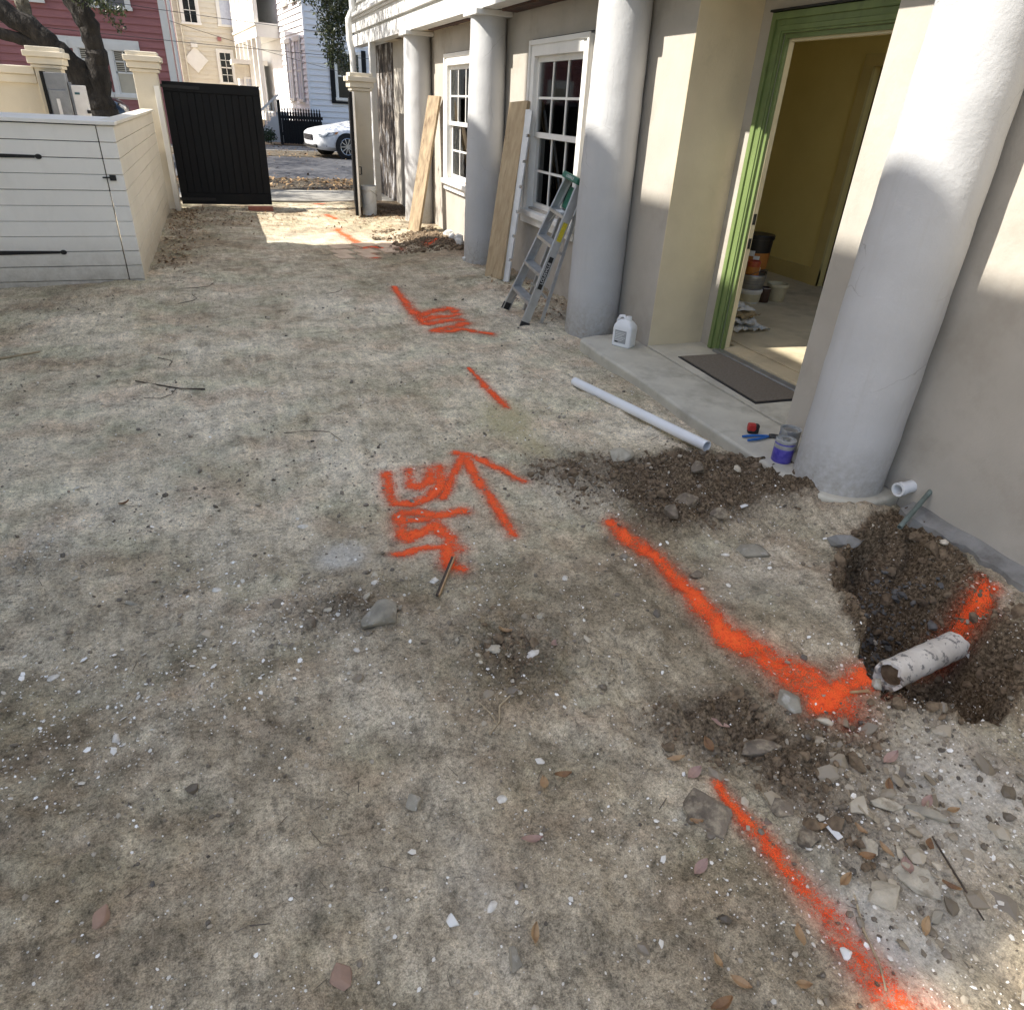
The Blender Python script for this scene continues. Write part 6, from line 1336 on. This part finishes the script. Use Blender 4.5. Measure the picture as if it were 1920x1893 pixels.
# ------------------------------------------------------------------ orange spray paint on the dirt (thin sprayed films that follow the ground)
def paint(name, label, strokes, res, soft=1.0, weak=1.0):
    allp = [p for s_ in strokes for p in s_]; strokes = [[(a_, b_, c_ * 1.25) for a_, b_, c_ in s_] for s_ in strokes]; allp = [p for s_ in strokes for p in s_]; soft = soft * 1.2; mr = max(p[2] for p in allp) * 4.2 * soft
    x0, x1 = min(p[0] for p in allp) - mr, max(p[0] for p in allp) + mr; y0, y1 = min(p[1] for p in allp) - mr, max(p[1] for p in allp) + mr
    gx = np.arange(x0, x1 + res, res); gy = np.arange(y0, y1 + res, res); X, Y = np.meshgrid(gx, gy); D = np.zeros_like(X)
    Xw = X + 0.25 * mr * 0.4 * fbm(X, Y, 9, 3); Yw = Y + 0.25 * mr * 0.4 * fbm(X, Y + 7, 9, 3)
    for s_ in strokes:
        for (ax_, ay_, wa), (bx2, by2, wb) in zip(s_[:-1], s_[1:]):
            ex, ey = bx2 - ax_, by2 - ay_; t_ = np.clip(((Xw - ax_) * ex + (Yw - ay_) * ey) / (ex * ex + ey * ey + 1e-9), 0, 1)
            d = np.hypot(Xw - ax_ - t_ * ex, Yw - ay_ - t_ * ey) / (wa + (wb - wa) * t_)
            D = np.maximum(D, 0.86 * np.exp(-(np.maximum(d / (1.15 * soft), 0) / 1.25) ** 2.0) + 0.16 * np.exp(-d / (1.6 * soft)))
    D *= weak * (0.95 + 0.5 * fbm(X, Y, 14, 3))
    Z = gzv(X.ravel(), Y.ravel()).reshape(X.shape) + 0.0035
    nx_, ny_ = len(gx), len(gy); i_, j_ = np.meshgrid(np.arange(nx_ - 1), np.arange(ny_ - 1)); k_ = (j_ * nx_ + i_).ravel()
    F_ = np.stack([k_, k_ + 1, k_ + nx_ + 1, k_ + nx_], 1); keep = D.ravel()[F_].max(1) > 0.035; F_ = F_[keep]
    used = np.unique(F_); remap = -np.ones(nx_ * ny_, int); remap[used] = np.arange(len(used)); V_ = np.stack([X.ravel(), Y.ravel(), Z.ravel()], 1)[used]
    me_ = npmesh(name, V_, remap[F_]); at = me_.attributes.new('dens', 'FLOAT', 'POINT'); at.data.foreach_set('value', D.ravel()[used].astype(np.float32))
    me_.polygons.foreach_set('use_smooth', np.ones(len(me_.polygons), dtype=bool))
    return tag(obj(name, me_, 'spray_orange'), label, 'paint mark', 'orange spray paint marks')
paint('painted_arrow', 'orange sprayed arrow pointing up the yard beside the lettering', [[(0.978, 3.052, 0.015), (0.966, 2.75, 0.014), (0.97, 2.531, 0.014), (0.963, 2.311, 0.013)], [(0.974, 3.085, 0.014), (0.843, 2.857, 0.013), (0.758, 2.688, 0.011)], [(0.956, 3.143, 0.012), (1.013, 3.088, 0.013), (1.087, 2.922, 0.012), (1.186, 2.734, 0.012)]], 0.008, 1.1, 1.02)
paint('painted_letters', 'orange sprayed scrawled letters left of the arrow', [[(0.554, 2.976, 0.016), (0.534, 2.787, 0.015), (0.539, 2.729, 0.015), (0.617, 2.697, 0.015), (0.717, 2.737, 0.015), (0.78, 2.823, 0.015), (0.814, 2.995, 0.016), (0.788, 3.002, 0.016)], [(0.662, 2.982, 0.016), (0.646, 2.86, 0.015), (0.684, 2.833, 0.015), (0.736, 2.869, 0.016), (0.775, 2.987, 0.016)],
    [(0.538, 2.624, 0.014), (0.608, 2.619, 0.014), (0.674, 2.547, 0.014), (0.823, 2.553, 0.015)], [(0.538, 2.624, 0.017), (0.511, 2.469, 0.016), (0.52, 2.409, 0.016), (0.6, 2.443, 0.016), (0.657, 2.486, 0.016), (0.688, 2.347, 0.016), (0.694, 2.265, 0.016)], [(0.547, 2.555, 0.012), (0.637, 2.529, 0.012)],
    [(0.459, 2.302, 0.011), (0.522, 2.304, 0.011), (0.588, 2.305, 0.010), (0.649, 2.287, 0.010), (0.69, 2.275, 0.010)], [(0.698, 2.357, 0.016), (0.65, 2.241, 0.015), (0.636, 2.17, 0.013), (0.678, 2.146, 0.012)]], 0.008, 1.3, 0.97)
paint('painted_dash', 'single orange sprayed dash between the arrow and the ladder', [[(1.427, 4.415, 0.010), (1.43, 4.1, 0.020), (1.435, 3.676, 0.018)]], 0.010, 0.8)
paint('painted_line', 'thick orange sprayed line running to the rim of the pit', [[(1.41, 2.27, 0.018), (1.435, 2.095, 0.026), (1.469, 1.911, 0.027), (1.469, 1.714, 0.028), (1.474, 1.529, 0.03), (1.507, 1.341, 0.036), (1.562, 1.19, 0.046), (1.596, 1.08, 0.046)], [(1.554, 1.07, 0.03), (1.692, 1.11, 0.033), (1.80, 1.129, 0.034)]], 0.008, 0.85, 1.0)
paint('painted_line', 'thin orange sprayed line running off the bottom edge of the picture', [[(1.063, 0.951, 0.007), (1.062, 0.888, 0.008), (1.062, 0.796, 0.010), (1.071, 0.722, 0.011), (1.076, 0.64, 0.012), (1.076, 0.566, 0.014), (1.079, 0.501, 0.017), (1.085, 0.428, 0.021), (1.097, 0.345, 0.027), (1.10, 0.2, 0.03)]], 0.006, 1.25, 0.86)
paint('painted_patch', 'short orange sprayed patch on the far bank of the pit', [[(2.44, 1.285, 0.024), (2.53, 1.315, 0.028), (2.66, 1.36, 0.02)]], 0.008, 1.0)
paint('painted_spot', 'small orange sprayed spot near the open gate leaf', [[(1.438, 11.865, 0.033), (1.507, 11.419, 0.032)]], 0.03, 0.7, 0.95)
paint('painted_spot', 'farthest orange sprayed spot in the gateway', [[(1.451, 13.22, 0.04), (1.543, 13.23, 0.04)]], 0.03, 0.7, 0.95)
paint('painted_cross', 'orange sprayed line and crossbar over the pavers', [[(1.414, 10.561, 0.045), (1.465, 9.808, 0.047), (1.537, 9.213, 0.047), (1.516, 8.291, 0.043)], [(1.50, 9.15, 0.05), (1.584, 9.099, 0.05), (1.938, 8.858, 0.045)]], 0.02, 0.7, 0.86)
paint('painted_smear', 'faint orange smear on the dark heap by the far wall', [[(2.283, 8.869, 0.03), (2.50, 9.0, 0.03), (2.68, 9.1, 0.02)]], 0.02, 1.0, 0.72)
paint('painted_stroke', 'orange sprayed stroke left of the scribble near the ladder', [[(1.425, 6.86, 0.02), (1.411, 6.289, 0.036), (1.41, 5.876, 0.034), (1.428, 5.666, 0.025)]], 0.015, 0.8)
paint('painted_scribble', 'orange sprayed zigzag scribble near the foot of the ladder', [[(1.425, 5.838, 0.02), (1.753, 6.059, 0.024), (1.774, 5.961, 0.024)], [(1.444, 5.731, 0.023), (1.781, 5.85, 0.024)], [(1.438, 5.614, 0.022), (1.753, 5.694, 0.023)], [(1.442, 5.373, 0.022), (1.75, 5.559, 0.023)], [(1.455, 5.34, 0.017), (1.68, 5.408, 0.018), (1.88, 5.20, 0.013)]], 0.014, 1.35, 0.98)
